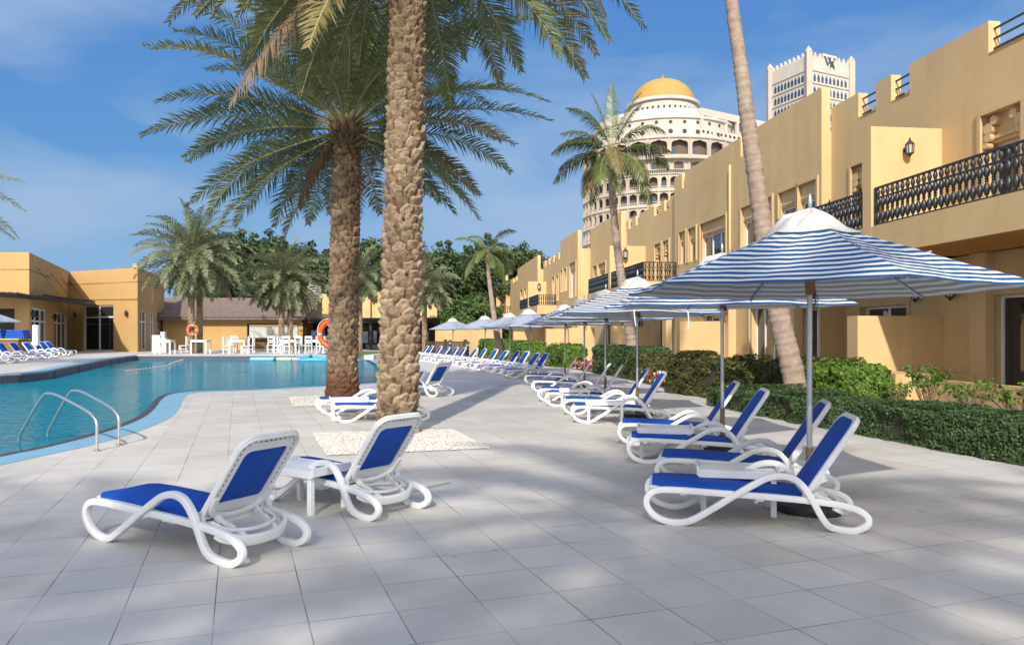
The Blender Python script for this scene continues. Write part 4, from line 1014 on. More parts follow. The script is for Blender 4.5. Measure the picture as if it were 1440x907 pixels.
def window(s0, s1, D, z0, z1, dep=.22, lintel=.55, bars=2, name='window', side_brackets=False, mid_h=None, curtain=True):
    """recess reaches z1; the lintel panel fills the top; frame + pane set back"""
    zt = z1 - lintel; y = LY(D + dep)
    mb = MB()
    if lintel > .05:
        lbox(mb, s0, s1, D + dep * .45, D + dep + .3, zt, z1 - .003)
        lbox(mb, s0 + .06, s1 - .06, D + dep * .30, D + dep * .45, zt + .08, zt + .15)
        if side_brackets:      # carved corner brackets
            for (e, sg) in ((s0, 1), (s1, -1)):
                for (r_, cx, cz) in ((.13, .14, .30), (.10, .12, .12), (.07, .06, -.04), (.10, .30, .46)):
                    n = 12; pts = [(LX(e) + sg * (cx + r_ * math.cos(2 * math.pi * k / n)), zt + cz + r_ * math.sin(2 * math.pi * k / n)) for k in range(n)]
                    vs = [(x, LY(D + .02), z) for x, z in pts] + [(x, LY(D + dep * .46), z) for x, z in pts]
                    mb.add(vs, [tuple(range(n)), tuple(range(2 * n - 1, n - 1, -1))] + [(k, n + k, n + (k + 1) % n, (k + 1) % n) for k in range(n)])
    lbox(mb, s0 - .10, s0, D - .05, D + .05, z0 - .02, z1 + .10); lbox(mb, s1, s1 + .10, D - .05, D + .05, z0 - .02, z1 + .10)
    lbox(mb, s0, s1, D - .05, D + .04, z1 + .004, z1 + .10)
    mb2 = MB()
    root = mb.build(name, M['stucco_trim'], wing, bevel=0)
    f = .065
    lbox(mb2, s0, s0 + f, D + dep - .03, D + dep + .05, z0, zt); lbox(mb2, s1 - f, s1, D + dep - .03, D + dep + .05, z0, zt)
    lbox(mb2, s0 + f, s1 - f, D + dep - .03, D + dep + .05, zt - f, zt); lbox(mb2, s0 + f, s1 - f, D + dep - .03, D + dep + .05, z0, z0 + f)
    for b in range(1, bars):
        c = s0 + (s1 - s0) * b / bars; lbox(mb2, c - .035, c + .035, D + dep - .025, D + dep + .05, z0 + f, zt - f)
    if mid_h: lbox(mb2, s0 + f, s1 - f, D + dep - .02, D + dep + .045, mid_h - .03, mid_h + .03)
    fo = mb2.build('frame', M['white_frame'], root)
    mb3 = MB(); lbox(mb3, s0 + f * .5, s1 - f * .5, D + dep + .01, D + dep + .03, z0 + .02, zt - .02); mb3.build('pane', M['glass'], root)
    if curtain:
        mb4 = MB(); n = max(6, int((s1 - s0) / .07)); 
        for k in range(n):
            a, b = s0 + (s1 - s0) * k / n, s0 + (s1 - s0) * (k + 1) / n; ya, yb = LY(D + dep + .16 + .03 * (k % 2)), LY(D + dep + .16 + .03 * ((k + 1) % 2))
            mb4.quad((LX(a), ya, z0), (LX(b), yb, z0), (LX(b), yb, zt), (LX(a), ya, zt))
        mb4.build('curtain', M['curtain'], root)
    return root
def baluster_prof():
    return [(.016, 0), (.016, .03), (.034, .05), (.052, .13), (.058, .19), (.046, .27), (.022, .33), (.040, .36), (.022, .39), (.045, .41), (.022, .435), (.040, .46), (.056, .53), (.052, .60), (.032, .67), (.018, .70)]
def railing(parent, segs, z0, h=.90, name='railing', step=.18, seg=8):
    mb = MB(); pr = baluster_prof(); zs_ = (h - .30) / .70
    for (a, b) in segs:
        a = Vector((LX(a[0]), LY(a[1]), 0)); b = Vector((LX(b[0]), LY(b[1]), 0)); d_ = b - a; L_ = d_.length; n = max(2, int(L_ / step))
        up = Vector((0, 0, 1))
        mb.bar(a + up * (z0 + h - .02), b + up * (z0 + h - .02), .06, .045); mb.bar(a + up * (z0 + h - .255), b + up * (z0 + h - .255), .045, .04); mb.bar(a + up * (z0 + .03), b + up * (z0 + .03), .045, .035)
        for q in (a, b): mb.bar(q + up * z0, q + up * (z0 + h), .055, .055)
        for k in range(n):
            p = a + d_ * ((k + .5) / n)
            mb.lathe([(r_ * 1.05, z * zs_) for r_, z in pr], seg, (p.x, p.y, z0 + .045), squash=1.0)
            mb.lathe([(.02, 0), (.038, .05), (.050, .095), (.036, .15), (.02, .195)], seg, (p.x, p.y, z0 + h - .235))
    return mb.build(name, M['iron'], parent, autos=50)
def wall_lamp(parent, s, D, z, face='out', k=1.0, own=True, nm='wall_lamp'):
    """lantern; face 'out' hangs off the facade, 'near' off a wall facing the camera"""
    mb = MB(); dirv = Vector((0, 1, 0)) if face == 'out' else Vector((-1, 0, 0)); b = Vector((LX(s), LY(D), z)) if parent is not None else Vector((s, D, z))
    if parent is None: dirv = Vector(face)
    c = b + dirv * .20 * k
    mb.bar(b + dirv * .0, b + dirv * .03 * k, .12 * k, .12 * k); mb.bar(b + Vector((0, 0, -.02)), c + Vector((0, 0, -.14 * k)), .025 * k, .03 * k)
    mb.lathe([(.02 * k, -.22 * k), (.05 * k, -.17 * k), (.10 * k, -.13 * k), (.11 * k, -.12 * k)], 8, c)
    mb.lathe([(.125 * k, .12 * k), (.10 * k, .16 * k), (.05 * k, .22 * k), (.025 * k, .24 * k), (.03 * k, .27 * k), (0, .33 * k)], 8, c)
    for j in range(8):
        a = j * math.pi / 4; v = Vector((math.cos(a), math.sin(a), 0)); mb.bar(c + v * .10 * k + Vector((0, 0, -.13 * k)), c + v * .115 * k + Vector((0, 0, .13 * k)), .016 * k, .016 * k)
    o = mb.build(nm, M['iron'], parent)
    mb = MB(); mb.lathe([(.085 * k, -.12 * k), (.10 * k, .12 * k)], 8, c); mb.build('lamp_glass', M['lamp_glass'], o)
    return o

# --- segment list: (name, s0, s1, D, ztop)
sA0 = 3.0; sA1 = sW(1169, 12.3)
sB1 = sW(948.5, 11.99); sC1 = sW(881, 12.3)
sD1 = sA_ = sW(830, 11.97); sE1 = sW(788, 11.07); sE2 = sW(764, 11.4); sF1 = sW(728, 10.87); sG1 = sW(717, 11.1); sH1 = sW(701, 10.6)
ZT = 9.05; ZL = 8.45
DA, DB, DC, DD, DE, DF = 12.3, 11.99, 12.3, 11.97, 11.07, 10.87
DG = 12.75           # ground floor wall under the balconies
walls = MB()
def parapet(s0, s1, D, z0, z1, th=.28): lbox(walls, s0, s1, D, D + th, z0, z1)
def ends(s, Da, Db, z0, z1):   # wall piece facing the camera between Da (out) and Db (in) at s
    a = LX(s); walls.quad((a, LY(Da), z0), (a, LY(Da), z1), (a, LY(Db), z1), (a, LY(Db), z0))
# ---- A: nearest recessed part with balconies
dA = (sW(1438, DA), sW(1381, DA)); wA2 = (sW(1214.5, DA), sW(1198, DA))
hA = [(sW(1438, DA), sW(1381, DA), ZS, 6.42, .42), (wA2[0] - .0, wA2[1], 4.95, 6.42, .35)]
facade(walls, sA0, sA1, DA, ZM, ZR, hA)
gdoor = (sW(1478, DG), sW(1398, DG)); gwin = (sW(1277, DG), sW(1211, DG))
facade(walls, sA0, sA1, DG, 0, ZM, [(gdoor[0], gdoor[1], .42, 2.50, .25), (gwin[0], gwin[1], .55, 2.42, .25)])
root = window(hA[0][0], hA[0][1], DA, ZS, 6.42, dep=.40, lintel=.62, bars=2, name='balcony_door', side_brackets=True)
window(hA[1][0], hA[1][1], DA, 4.95, 6.42, dep=.33, lintel=.62, bars=1, side_brackets=True)
window(gdoor[0], gdoor[1], DG, .42, 2.50, dep=.2, lintel=0, bars=2, name='terrace_door')
window(gwin[0], gwin[1], DG, .55, 2.42, dep=.2, lintel=0, bars=2)
# parapet of A with cut-outs and rails
cuts = [(sW(1440, DA) - .6, sW(1390, DA)), (sW(1279, DA), sW(1253, DA)), (sW(1231.5, DA), sW(1207, DA))]
def crenel(s0, s1, D, cutl, zl, zt, rails=True, zlow=None):
    cur = s0
    for (a, b) in sorted(cutl):
        if a > cur: parapet(cur, a, D, ZR, zt)
        parapet(a, b, D, ZR, zl, .28)
        lbox(walls, a, a + .22, D + .02, D + .26, zl, zl + .16)
        if rails:
            mb = MB()
            for k in range(3):
                z = zl + .18 + k * (zt - zl - .22) / 2.6; mb.bar((LX(a) - .0, LY(D + .14), z), (LX(b), LY(D + .14), z), .04, .04)
            mb.build('roof_rail', M['iron'], wing)
        cur = b
    if s1 > cur: parapet(cur, s1, D, ZR, zt)
crenel(sA0, sA1, DA, cuts, 7.62 + .05, ZL, zlow=7.6)
# ---- B
ends(sA1, DB, DA, ZM, ZR)
lbox(walls, sA1, sB1, DB, DB + .28, ZR, ZT) if False else None
def slits(s0, s1, D, zt, sl):
    cur = s0
    for (a, w_, dz) in sl:
        parapet(cur, a, D, ZR, zt); parapet(a, a + w_, D, ZR, zt - dz); cur = a + w_
    parapet(cur, s1, D, ZR, zt)
slits(sA1, sB1, DB, ZT, [(sW(1130, DB), .0001, 0), (sW(1047, DB), .35, .75), (sW(960, DB) - .3, .4, .7)])
WT, WB = 6.36, 4.72
bw = [(1149, 1123, 1), (1121, 1096, 1), (1086, 1043, 3), (1021, 985.5, 3), (979, 968.5, 1), (964.5, 955.5, 1)]
hB = []
for (a, b, n) in bw: hB.append((sW(a, DB), sW(b, DB), WB if n > 1 else 4.9, WT, .22))
# ground floor of B
gB = [(1153, 1128, .4, 2.45), (1094, 1055, .2, 2.75), (1026, 985, 2.15, 2.75)]
hB2 = [(sW(a, DB), sW(b, DB), za, zb, .3) for a, b, za, zb in gB]
facade(walls, sA1, sB1, DB, 0, ZR, hB + hB2)
for (h, (a, b, n)) in zip(hB, bw): window(h[0], h[1], DB, h[2], h[3], dep=.2, lintel=.52, bars=n)
for h, nb in zip(hB2, (2, 3, 4)): window(h[0], h[1], DB, h[2], h[3], dep=.25, lintel=0, bars=nb, name='terrace_door' if nb < 4 else 'window')
ends(sA1, DB, DG, 0, ZM)
mb = MB(); mb.tube([(LX(sW(1028.5, DB)), LY(DB - .06), .3), (LX(sW(1028.5, DB)), LY(DB - .06), 8.2)], .05, 8); mb.build('drain_pipe', M['stucco_trim'], wing, smooth=True)
# ---- C
hC = [(sW(941, DC), sW(933, DC), 4.2, 6.36, .35), (sW(930, DC), sW(921, DC), 4.2, 6.36, .35), (sW(852, DC) - 5.2, sW(838, DC) - 6.8, 4.3, 6.3, .3)]
hC = hC[:2]
facade(walls, sB1, sC1, DC, ZM, ZR, hC)
for h in hC: window(h[0], h[1], DC, h[2], h[3], dep=.33, lintel=.6, bars=1, name='balcony_door', side_brackets=True)
hCg = [(sW(941, DG), sW(930, DG), .3, 2.7, .25), (sW(905, DG) , sW(888, DG), .3, 2.5, .25)]
facade(walls, sB1, sC1, DG, 0, ZM, hCg)
for h in hCg: window(h[0], h[1], DG, h[2], h[3], dep=.2, lintel=0, bars=2, name='terrace_door')
crenel(sB1, sC1, DC, [(sW(942, DC), sW(934, DC)), (sW(929, DC), sW(920, DC)), (sW(899, DC), sW(894, DC)), (sW(889, DC), sW(884, DC))], 7.9, ZL)
# ---- D
ends(sC1, DD, DC, ZM, ZR); ends(sC1, DD, DG, 0, ZM)
hD = [(sW(852, DD), sW(842, DD), 4.3, 6.36, .25), (sW(840, DD), sW(834.5, DD), 4.6, 6.36, .25)]
hDg = [(sW(870 - 8, DD), sW(850, DD), .2, 2.5, .25)]
facade(walls, sC1, sD1, DD, 0, ZR, hD + hDg); parapet(sC1, sD1, DD, ZR, ZT)
window(*hD[0][:2], DD, 4.3, 6.36, dep=.22, lintel=.5, bars=1, name='balcony_door'); window(*hD[1][:2], DD, 4.6, 6.36, dep=.22, lintel=.5, bars=1)
window(*hDg[0][:2], DD, .2, 2.5, dep=.2, lintel=0, bars=2, name='terrace_door')
# ---- E
ends(sD1, DE, DD, 0, ZR)
hE = [(sW(810, DE), sW(801, DE), 4.4, 6.9, .22), (sW(797, DE), sW(793.5, DE), 5.0, 6.7, .2), (sW(791.5, DE), sW(789, DE), 5.0, 6.7, .2)]
hEg = [(sW(806, DE), sW(797, DE), .3, 2.3, .25)]
facade(walls, sD1, sE1, DE, 0, ZR, hE + hEg); parapet(sD1, sE1, DE, ZR, ZT)
for h, n in zip(hE, (2, 1, 1)): window(h[0], h[1], DE, h[2], h[3], dep=.2, lintel=.5, bars=n)
window(*hEg[0][:2], DE, .3, 2.3, dep=.2, lintel=0, bars=1)
# E2 recess
hE2 = [(sW(785.5, 11.4), sW(783, 11.4), 4.5, 6.6, .3), (sW(780, 11.4), sW(777, 11.4), 4.5, 6.6, .3)]
facade(walls, sE1, sE2, 11.4, 0, ZR, hE2)
for h in hE2: window(h[0], h[1], 11.4, h[2], h[3], dep=.28, lintel=.5, bars=1, name='balcony_door')
crenel(sE1, sE2, 11.4, [(sE1 + 1.0, sE1 + 2.6), (sE1 + 3.4, sE1 + 5.0), (sE2 - 4.6, sE2 - 3.2), (sE2 - 2.4, sE2 - 1.0)], 7.9, ZL)
ends(sE2, DF, 11.4, 0, ZR)
hF = [(sW(740.5, DF), sW(737.5, DF), 5.0, 6.5, .2), (sW(735.5, DF), sW(732, DF), 5.0, 6.5, .2)]
facade(walls, sE2, sF1, DF, 0, ZR, hF); parapet(sE2, sF1, DF, ZR, ZT)
for h in hF: window(h[0], h[1], DF, h[2], h[3], dep=.2, lintel=.5, bars=1)
facade(walls, sF1, sG1, 11.1, 0, ZR, []); crenel(sF1, sG1, 11.1, [(sF1 + 1.5, sF1 + 3.2), (sF1 + 4.4, sF1 + 6.2)], 7.9, ZL, rails=False)
ends(sG1, 10.6, 11.1, 0, ZR)
facade(walls, sG1, sH1, 10.6, 0, ZR, []); parapet(sG1, sH1, 10.6, ZR, ZT)
# body, roof
walls.quad((LX(sA0), LY(12.5), ZR), (LX(sH1), LY(12.5), ZR), (LX(sH1), LY(26), ZR), (LX(sA0), LY(26), ZR))
walls.quad((LX(sA0), LY(26), 0), (LX(sH1), LY(26), 0), (LX(sH1), LY(26), ZR), (LX(sA0), LY(26), ZR))
walls.quad((LX(sA0), LY(12.3), 0), (LX(sA0), LY(26), 0), (LX(sA0), LY(26), ZR), (LX(sA0), LY(12.3), ZR)); walls.quad((LX(sH1), LY(10.6), 0), (LX(sH1), LY(10.6), ZR), (LX(sH1), LY(26), ZR), (LX(sH1), LY(26), 0))
walls.build('wall', M['stucco'], wing)
# dark rooms behind the openings so that nothing shows through
mb = MB()
for (a, b, D) in ((sA0, sA1, DG + .55), (sA1, sB1, DB + .5), (sB1, sC1, DG + .5), (sC1, sD1, DD + .5), (sD1, sE1, DE + .5), (sE1, sE2, 12.1)):
    lbox(mb, a + .1, b - .1, D, D + .08, .05, ZR - .1)
mb.build('inner_wall', M['curtain'], wing)

# ---- balconies
def balcony(s0, s1, Db, Dback, segs, z0=ZM, z1=ZS, h=.90, sides=(False, False)):
    mb = MB(); lbox(mb, s0, s1, Db, Db + .16, z0, z1)
    lbox(mb, s0, s1, Db + .16, Dback - .003, z0 + .04, z1 - .12)
    if sides[0]: lbox(mb, s0, s0 + .16, Db + .16, Dback - .003, z1 - .12, z1); lbox(mb, s0, s0 + .16, Db + .16, Dback - .003, z0, z0 + .04)
    o = mb.build('balcony', M['stucco'], wing)
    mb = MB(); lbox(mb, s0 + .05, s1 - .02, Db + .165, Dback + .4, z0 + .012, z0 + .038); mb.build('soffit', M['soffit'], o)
    railing(o, segs, z1, h)
    return o
def divider(s, Db, Dback, z0, z1, th=.34):
    mb = MB(); lbox(mb, s, s + th, Db - .004, Dback - .003, z0, z1); return mb.build('dividing_wall', M['stucco'], wing)
sdA = sW(1225, 10.5)
balcony(sA0, sdA - .004, 10.5, DA, [((sA0, 10.58), (sdA - .06, 10.58))])
divider(sdA, 10.5, DA, ZM, 6.50)
balcony(sdA + .344, sA1 - .004, 10.5, DA, [((sdA + .40, 10.58), (sA1 - .06, 10.58))])
ends_ = sW(857.6, 10.3)
sC0 = sB1 - .35
balcony(sC0, ends_ - .004, 10.3, DC, [((sC0 + .06, 10.38), (ends_ - .06, 10.38)), ((sC0 + .06, 10.38), (sC0 + .06, DC - .35))], sides=(True, False))
divider(ends_, 10.3, DC, ZM, 6.5)
se = sW(826, 10.3); balcony(ends_ + .344, se, 10.3, DD, [((ends_ + .4, 10.38), (se - .06, 10.38))])
s5 = sW(757, 9.84) ; s6 = sW(742, 9.7)
balcony(s5, s6 - .004, 9.75, 11.4, [((s5 + .06, 9.83), (s6 - .06, 9.83)), ((s5 + .06, 9.83), (s5 + .06, 11.3))], sides=(True, False), z0=3.4)
divider(s6, 9.75, 11.4, ZM, 6.5)
s7 = sW(730, 9.75); balcony(s6 + .344, s7, 9.75, DF, [((s6 + .4, 9.83), (s7 - .06, 9.83))])
s8 = sW(706.5, 9.6); s9 = sW(698, 9.6)
balcony(s8, s9 - .004, 9.6, 10.6, [((s8 + .06, 9.68), (s9 - .06, 9.68)), ((s8 + .06, 9.68), (s8 + .06, 10.55))], sides=(True, False))
divider(s9, 9.6, 10.6, ZM, 6.5)
# ---- ground-floor privacy walls and low terraces
def priv(px, D, Dback, z1, label=None, th=.45):
    s = sW(px, D); mb = MB(); lbox(mb, s, s + th, D, Dback - .003, 0, z1); return mb.build('privacy_wall', M['stucco'], wing), s
_, sp = priv(1206, 10.5, DG, 2.08)
priv(1206 + 40, 11.0, 11.01, .01)
mb = MB(); lbox(mb, sp - 1.3, sp - .004, 10.62, DG - .003, 0, .74); lbox(mb, 5, sp - 1.304, 11.35, 11.6, 0, .62); lbox(mb, 5, sp - 1.304, 11.604, DG - .003, 0, .36); mb.build('terrace_plinth', M['stucco'], wing)
s = sW(956, 9.9); mb = MB(); lbox(mb, s, s + .4, 9.9, DB - .003, 0, 2.15); mb.build('privacy_wall', M['stucco'], wing)
for px, D, Db, z1 in ((861, 9.9, DD, 2.1), (800, 9.4, DE, 2.1), (768, 9.3, 11.4, 2.1), (722, 9.2, DF, 2.0)):
    s = sW(px, D); mb = MB(); lbox(mb, s, s + .4, D, Db - .003, 0, z1); mb.build('privacy_wall', M['stucco'], wing)
# piers between ground-floor rooms
for px in (1129, 1035, 945): 
    s = sW(px, DB); mb = MB(); lbox(mb, s, s + .55, DB - .30, DB - .003, 0, 3.3); mb.build('pier', M['stucco'], wing)
mb = MB(); s = sW(1384, DG - .25); lbox(mb, s, s + .5, DG - .22, DG - .003, .36, ZM); mb.build('pier', M['stucco'], wing)
# ---- lamps
wall_lamp(wing, sdA - .01, sW and 11.35, 5.95, 'near', .85)
wall_lamp(wing, sW(1175, DA), DA, 5.35, 'out', .95)
wall_lamp(wing, ends_ - .01, 11.1, 6.0, 'near', 1.3); wall_lamp(wing, s6 - .01, 10.7, 6.0, 'near', 1.3); wall_lamp(wing, s9 - .01, 10.2, 6.0, 'near', 1.3)
wall_lamp(wing, sW(1347, DG), DG, 2.65, 'out', 1.0); wall_lamp(wing, sW(1296, DG), DG, 2.65, 'out', .9); wall_lamp(wing, sW(1040, DB), DB, 3.1, 'out', .9)
# ------------------------------------------------------------------ domed round hotel, far right
hc = Vector((42.4, 215.0, 0)); hotel = empty('domed_hotel', hc, 'cream round hotel tower with tiers of arches and a golden dome', 'building')
def polar(r, a): return Vector((r * math.cos(a), r * math.sin(a)))
FRONT = -math.pi / 2 - .19      # bays centred on the side that faces the camera
def arch_tier(r, z0, z1, n, m, kind=0, zsill=None, a0=None, a1=None, name='arcade', ext=1.0):
    """ring of n bays with arched openings: pier wall with a true hole, balustrade and recessed wall"""
    mb = MB(); a0 = a0 if a0 is not None else 0; a1 = a1 if a1 is not None else 2 * math.pi
    H = z1 - z0
    for k in range(n):
        b0 = a0 + (a1 - a0) * k / n; b1 = a0 + (a1 - a0) * (k + 1) / n
        typ = k % 4
        def W(u, z, rr=r):   # u 0..1 across bay
            p = polar(rr, b0 + (b1 - b0) * u); return (p.x, p.y, z)
        small = (kind == 0 and typ in (1, 3)) or kind == 2
        hw = .40 if not small else .25; zs = z0 + H * (.16 if kind != 3 else .3); spr = z0 + H * .62; N_ = 8
        arc = [(.5 - hw, zs), (.5 - hw, spr)]
        for j in range(N_ + 1):
            t = math.pi * (1 - j / N_); x = math.cos(t) * hw; zz = math.sin(t) * H * .20
            if kind == 1: zz += .06 * H * abs(math.sin(3 * t))
            arc.append((.5 + x, spr + zz))
        arc += [(.5 + hw, spr), (.5 + hw, zs)]
        top = z1
        # jambs
        mb.quad(W(0, z0), W(.5 - hw, z0), W(.5 - hw, spr), W(0, spr)); mb.quad(W(.5 + hw, z0), W(1, z0), W(1, spr), W(.5 + hw, spr))
        mb.quad(W(.5 - hw, z0), W(.5 + hw, z0), W(.5 + hw, zs), W(.5 - hw, zs))
        mb.quad(W(0, spr), W(.5 - hw, spr), W(.5 - hw, top), W(0, top)); mb.quad(W(.5 + hw, spr), W(1, spr), W(1, top), W(.5 + hw, top))
        cr = arc[2:-2]
        for j in range(len(cr) - 1): mb.quad(W(cr[j][0], cr[j][1]), W(cr[j + 1][0], cr[j + 1][1]), W(cr[j + 1][0], top), W(cr[j][0], top))
        for j in range(len(arc) - 1): mb.quad(W(*arc[j]), W(*arc[j + 1]), W(arc[j + 1][0], arc[j + 1][1], r - .5), W(arc[j][0], arc[j][1], r - .5))
        # pilaster
        mb.box(-.16, .16, -.14, .1, z0, z1, 0, Matrix.Translation(Vector(W(0, 0, r + .12))) @ Matrix.Rotation(b0 + math.pi / 2, 4, 'Z'))
    o = mb.build(name, M['cream'], hotel)
    return o
nb = 52
tiers = [(51.8, 46.6, 4), (46.6, 42.6, 1), (42.6, 38.3, 0), (38.3, 34.4, 1), (34.4, 30.5, 0), (30.5, 26.6, 0), (26.6, 22.7, 1), (22.7, 18.8, 0), (18.8, 14.9, 0)]
RH = 22.0
for i, (z1, z0, k) in enumerate(tiers):
    if k == 4: arch_tier(RH, z0, z1, 26, None, 1, name='arcade')
    elif i == 1:
        arch_tier(RH - 1.2, z0, z1, 26, None, 0, name='arcade')
    else: arch_tier(RH, z0, z1, nb if i > 1 else 34, None, k, name='arcade')
mb = MB(); mb.lathe([(RH, 0), (RH, 14.9)], 72); mb.build('base_wall', M['cream'], hotel)
mb = MB()
for z in [t[0] for t in tiers]: mb.lathe([(RH - .6, z - .22), (RH + .35, z - .22), (RH + .45, z + .05), (RH - .6, z + .10)], 96)
mb.build('cornice', M['cream_white'], hotel, autos=40)
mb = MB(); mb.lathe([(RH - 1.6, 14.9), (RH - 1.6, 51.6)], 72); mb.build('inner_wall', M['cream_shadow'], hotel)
def many(name, me_mb, m, parent, mats_, most=100, rest='far_windows'):
    """first `most` placements as single objects sharing one mesh, the others as one part"""
    me = me_mb.mesh(name, m)
    for T_ in mats_[:most]:
        o = bpy.data.objects.new(name, me); COL.objects.link(o); o.parent = parent; o.matrix_local = T_; CH.setdefault(parent.name, []).append(o)
    if len(mats_) > most:
        mb = MB()
        for T_ in mats_[most:]: mb.add([T_ @ Vector(v) for v in me_mb.v], me_mb.f)
        o = mb.build(rest, m, parent); o['kind'] = 'stuff'
unit = MB(); unit.box(RH - 1.56, RH - 1.45, -.55, .55, 0, 2.3)
pl_ = []
for i, (z1, z0, k) in enumerate(tiers):
    for j in range(52):
        a = 2 * math.pi * (j + .5) / 52
        if (j * 7 + i * 3) % 5 < 2: pl_.append((math.cos(a + math.pi / 2 + .2) + i * .06, Matrix.Translation((0, 0, z0 + .5)) @ Matrix.Rotation(a, 4, 'Z')))
pl_.sort(key=lambda q: q[0] if q[0] < 9 else 9); pl_.sort(key=lambda q: -(-math.sin(math.atan2(q[1][1][0], q[1][0][0]))) ); 
many('window', unit, M['glass_blue'], hotel, [q[1] for q in pl_])
mb = MB()
for i, (z1, z0, k) in enumerate(tiers[1:]):
    n = nb * 6
    mb.lathe([(RH - .06, z0 + 1.0), (RH + .05, z0 + 1.0), (RH + .05, z0 + 1.12), (RH - .06, z0 + 1.12)], 96)
    for j in range(n):
        a = 2 * math.pi * j / n; p = polar(RH - .02, a)
        if p.y > 4: continue
        mb.box(p.x - .045, p.x + .045, p.y - .045, p.y + .045, z0 + .1, z0 + 1.02)
mb.build('balustrade', M['cream_white'], hotel)
# upper tier with round windows, roof
R2 = 19.4
mb = MB(); mb.lathe([(R2, 51.8), (R2, 57.2), (R2 + .5, 57.3), (R2 + .5, 57.9), (R2, 58.0), (R2 - 1, 60.2), (9.6, 60.6), (9.6, 64.6), (9.0, 65.2), (10.2, 65.3), (10.2, 66.1), (8.9, 66.2)], 96); mb.build('upper_drum', M['cream_white'], hotel, autos=30)
unit = MB(); unit.add([(0, .55 * math.cos(2 * math.pi * j / 14), .55 * math.sin(2 * math.pi * j / 14)) for j in range(14)], [tuple(range(14))])
pl_ = []
for k in range(34):
    a = 2 * math.pi * k / 34
    for (z, s_) in ((53.9, 1.12), (56.3, .85)):
        if (k % 4 == 0 and z < 55): continue
        pl_.append(Matrix.Translation(((R2 + .04) * math.cos(a), (R2 + .04) * math.sin(a), z)) @ Matrix.Rotation(a, 4, 'Z') @ Matrix.Diagonal((1, s_, s_, 1)))
many('round_window', unit, M['slot'], hotel, pl_)
unit = MB(); unit.box(-.02, .07, -.28, .28, 0, 1.6)
many('drum_window', unit, M['slot'], hotel, [Matrix.Translation((9.57 * math.cos(2 * math.pi * k / 40), 9.57 * math.sin(2 * math.pi * k / 40), 62)) @ Matrix.Rotation(2 * math.pi * k / 40, 4, 'Z') for k in range(40)])
mb = MB(); pr = [(8.9 * math.cos(t), 66.1 + 7.3 * math.sin(t)) for t in [math.pi / 2 * k / 18 for k in range(18)]] + [(0.12, 73.4), (.3, 73.9), (.1, 74.4), (0, 75.2)]
mb.lathe([(9.9, 65.95), (9.9, 66.25)] + pr, 72); mb.build('dome', M['gold'], hotel, autos=35)
# straight wing of the hotel running right
hw = empty('hotel_rear_wing', (46, 196, 0), 'cream upper wing running right from the domed hotel', 'building')
def rect_wing(mb, A, B, z0, z1, dep, mi=0):
    A = Vector(A); B = Vector(B); t = (B - A).normalized(); n = Vector((-t.y, t.x)) * dep
    mb.prism([(A.x, A.y), (B.x, B.y), (B.x + n.x, B.y + n.y), (A.x + n.x, A.y + n.y)], z0, z1, mi)
o_ = Vector((46, 196)); A = Vector((2.5, 0)); B = Vector((33, 19))
mb = MB(); rect_wing(mb, A, B, 0, 52, 15); 
t = (B - A).normalized(); nn = Vector((-t.y, t.x))
rect_wing(mb, A, B, 52, 55.0, .5); rect_wing(mb, A, B, 58.2, 60.0, 14); rect_wing(mb, A + nn * 2, B + nn * 2, 55, 58.2, 12)
for k in range(9):
    p = A + t * ((B - A).length * k / 8.2); rect_wing(mb, p, p + t * .9, 55.0, 58.2, .6)
mb.build('wall', M['cream_white'], hw)
ang = math.atan2(t.y, t.x)
unit = MB(); unit.add([(.42 * math.cos(2 * math.pi * j / 12), 0, .42 * math.sin(2 * math.pi * j / 12)) for j in range(12)], [tuple(range(12))])
many('round_window', unit, M['slot'], hw, [Matrix.Translation(((A + t * ((B - A).length * (k + .5) / 22) - nn * .03).to_3d() + Vector((0, 0, 54)))) @ Matrix.Rotation(ang, 4, 'Z') for k in range(22)])
unit = MB(); unit.quad((0, 0, 0), (1.7, 0, 0), (1.7, 0, 2.8), (0, 0, 2.8))
many('window', unit, M['slot'], hw, [Matrix.Translation(((A + t * ((B - A).length * (k + .5) / 8) - nn * .03).to_3d() + Vector((0, 0, z)))) @ Matrix.Rotation(ang, 4, 'Z') for k in range(8) for z in (48, 43.5, 39, 34.5)])

# ------------------------------------------------------------------ square tower with scalloped top
cn = Vector((93.1, 240)); Lf = Vector((86.4, 256)); Rt = Vector((110.4, 248.8)); bk = Lf + Rt - cn
tw = empty('square_tower', (cn.x, cn.y, 0), 'white square tower with rows of pointed windows and scalloped top behind the wing', 'building')
loc = lambda p: Vector((p.x - cn.x, p.y - cn.y))
c0, c1, c2, c3 = loc(cn), loc(Rt), loc(bk), loc(Lf)
mb = MB(); mb.prism([c0, c1, c2, c3], 0, 88.6); mb.build('wall', M['cream_white'], tw)
mbB = MB(); mbT = MB(); plw = []; w_ = .52
wunit = MB(); wunit.add([(x, 0, y) for x, y in [(-w_, 0), (w_, 0), (w_, 1.1), (w_ * 1.15, 1.4), (w_ * .5, 2.0), (0, 2.5), (-w_ * .5, 2.0), (-w_ * 1.15, 1.4), (-w_, 1.1)]], [tuple(range(9))])
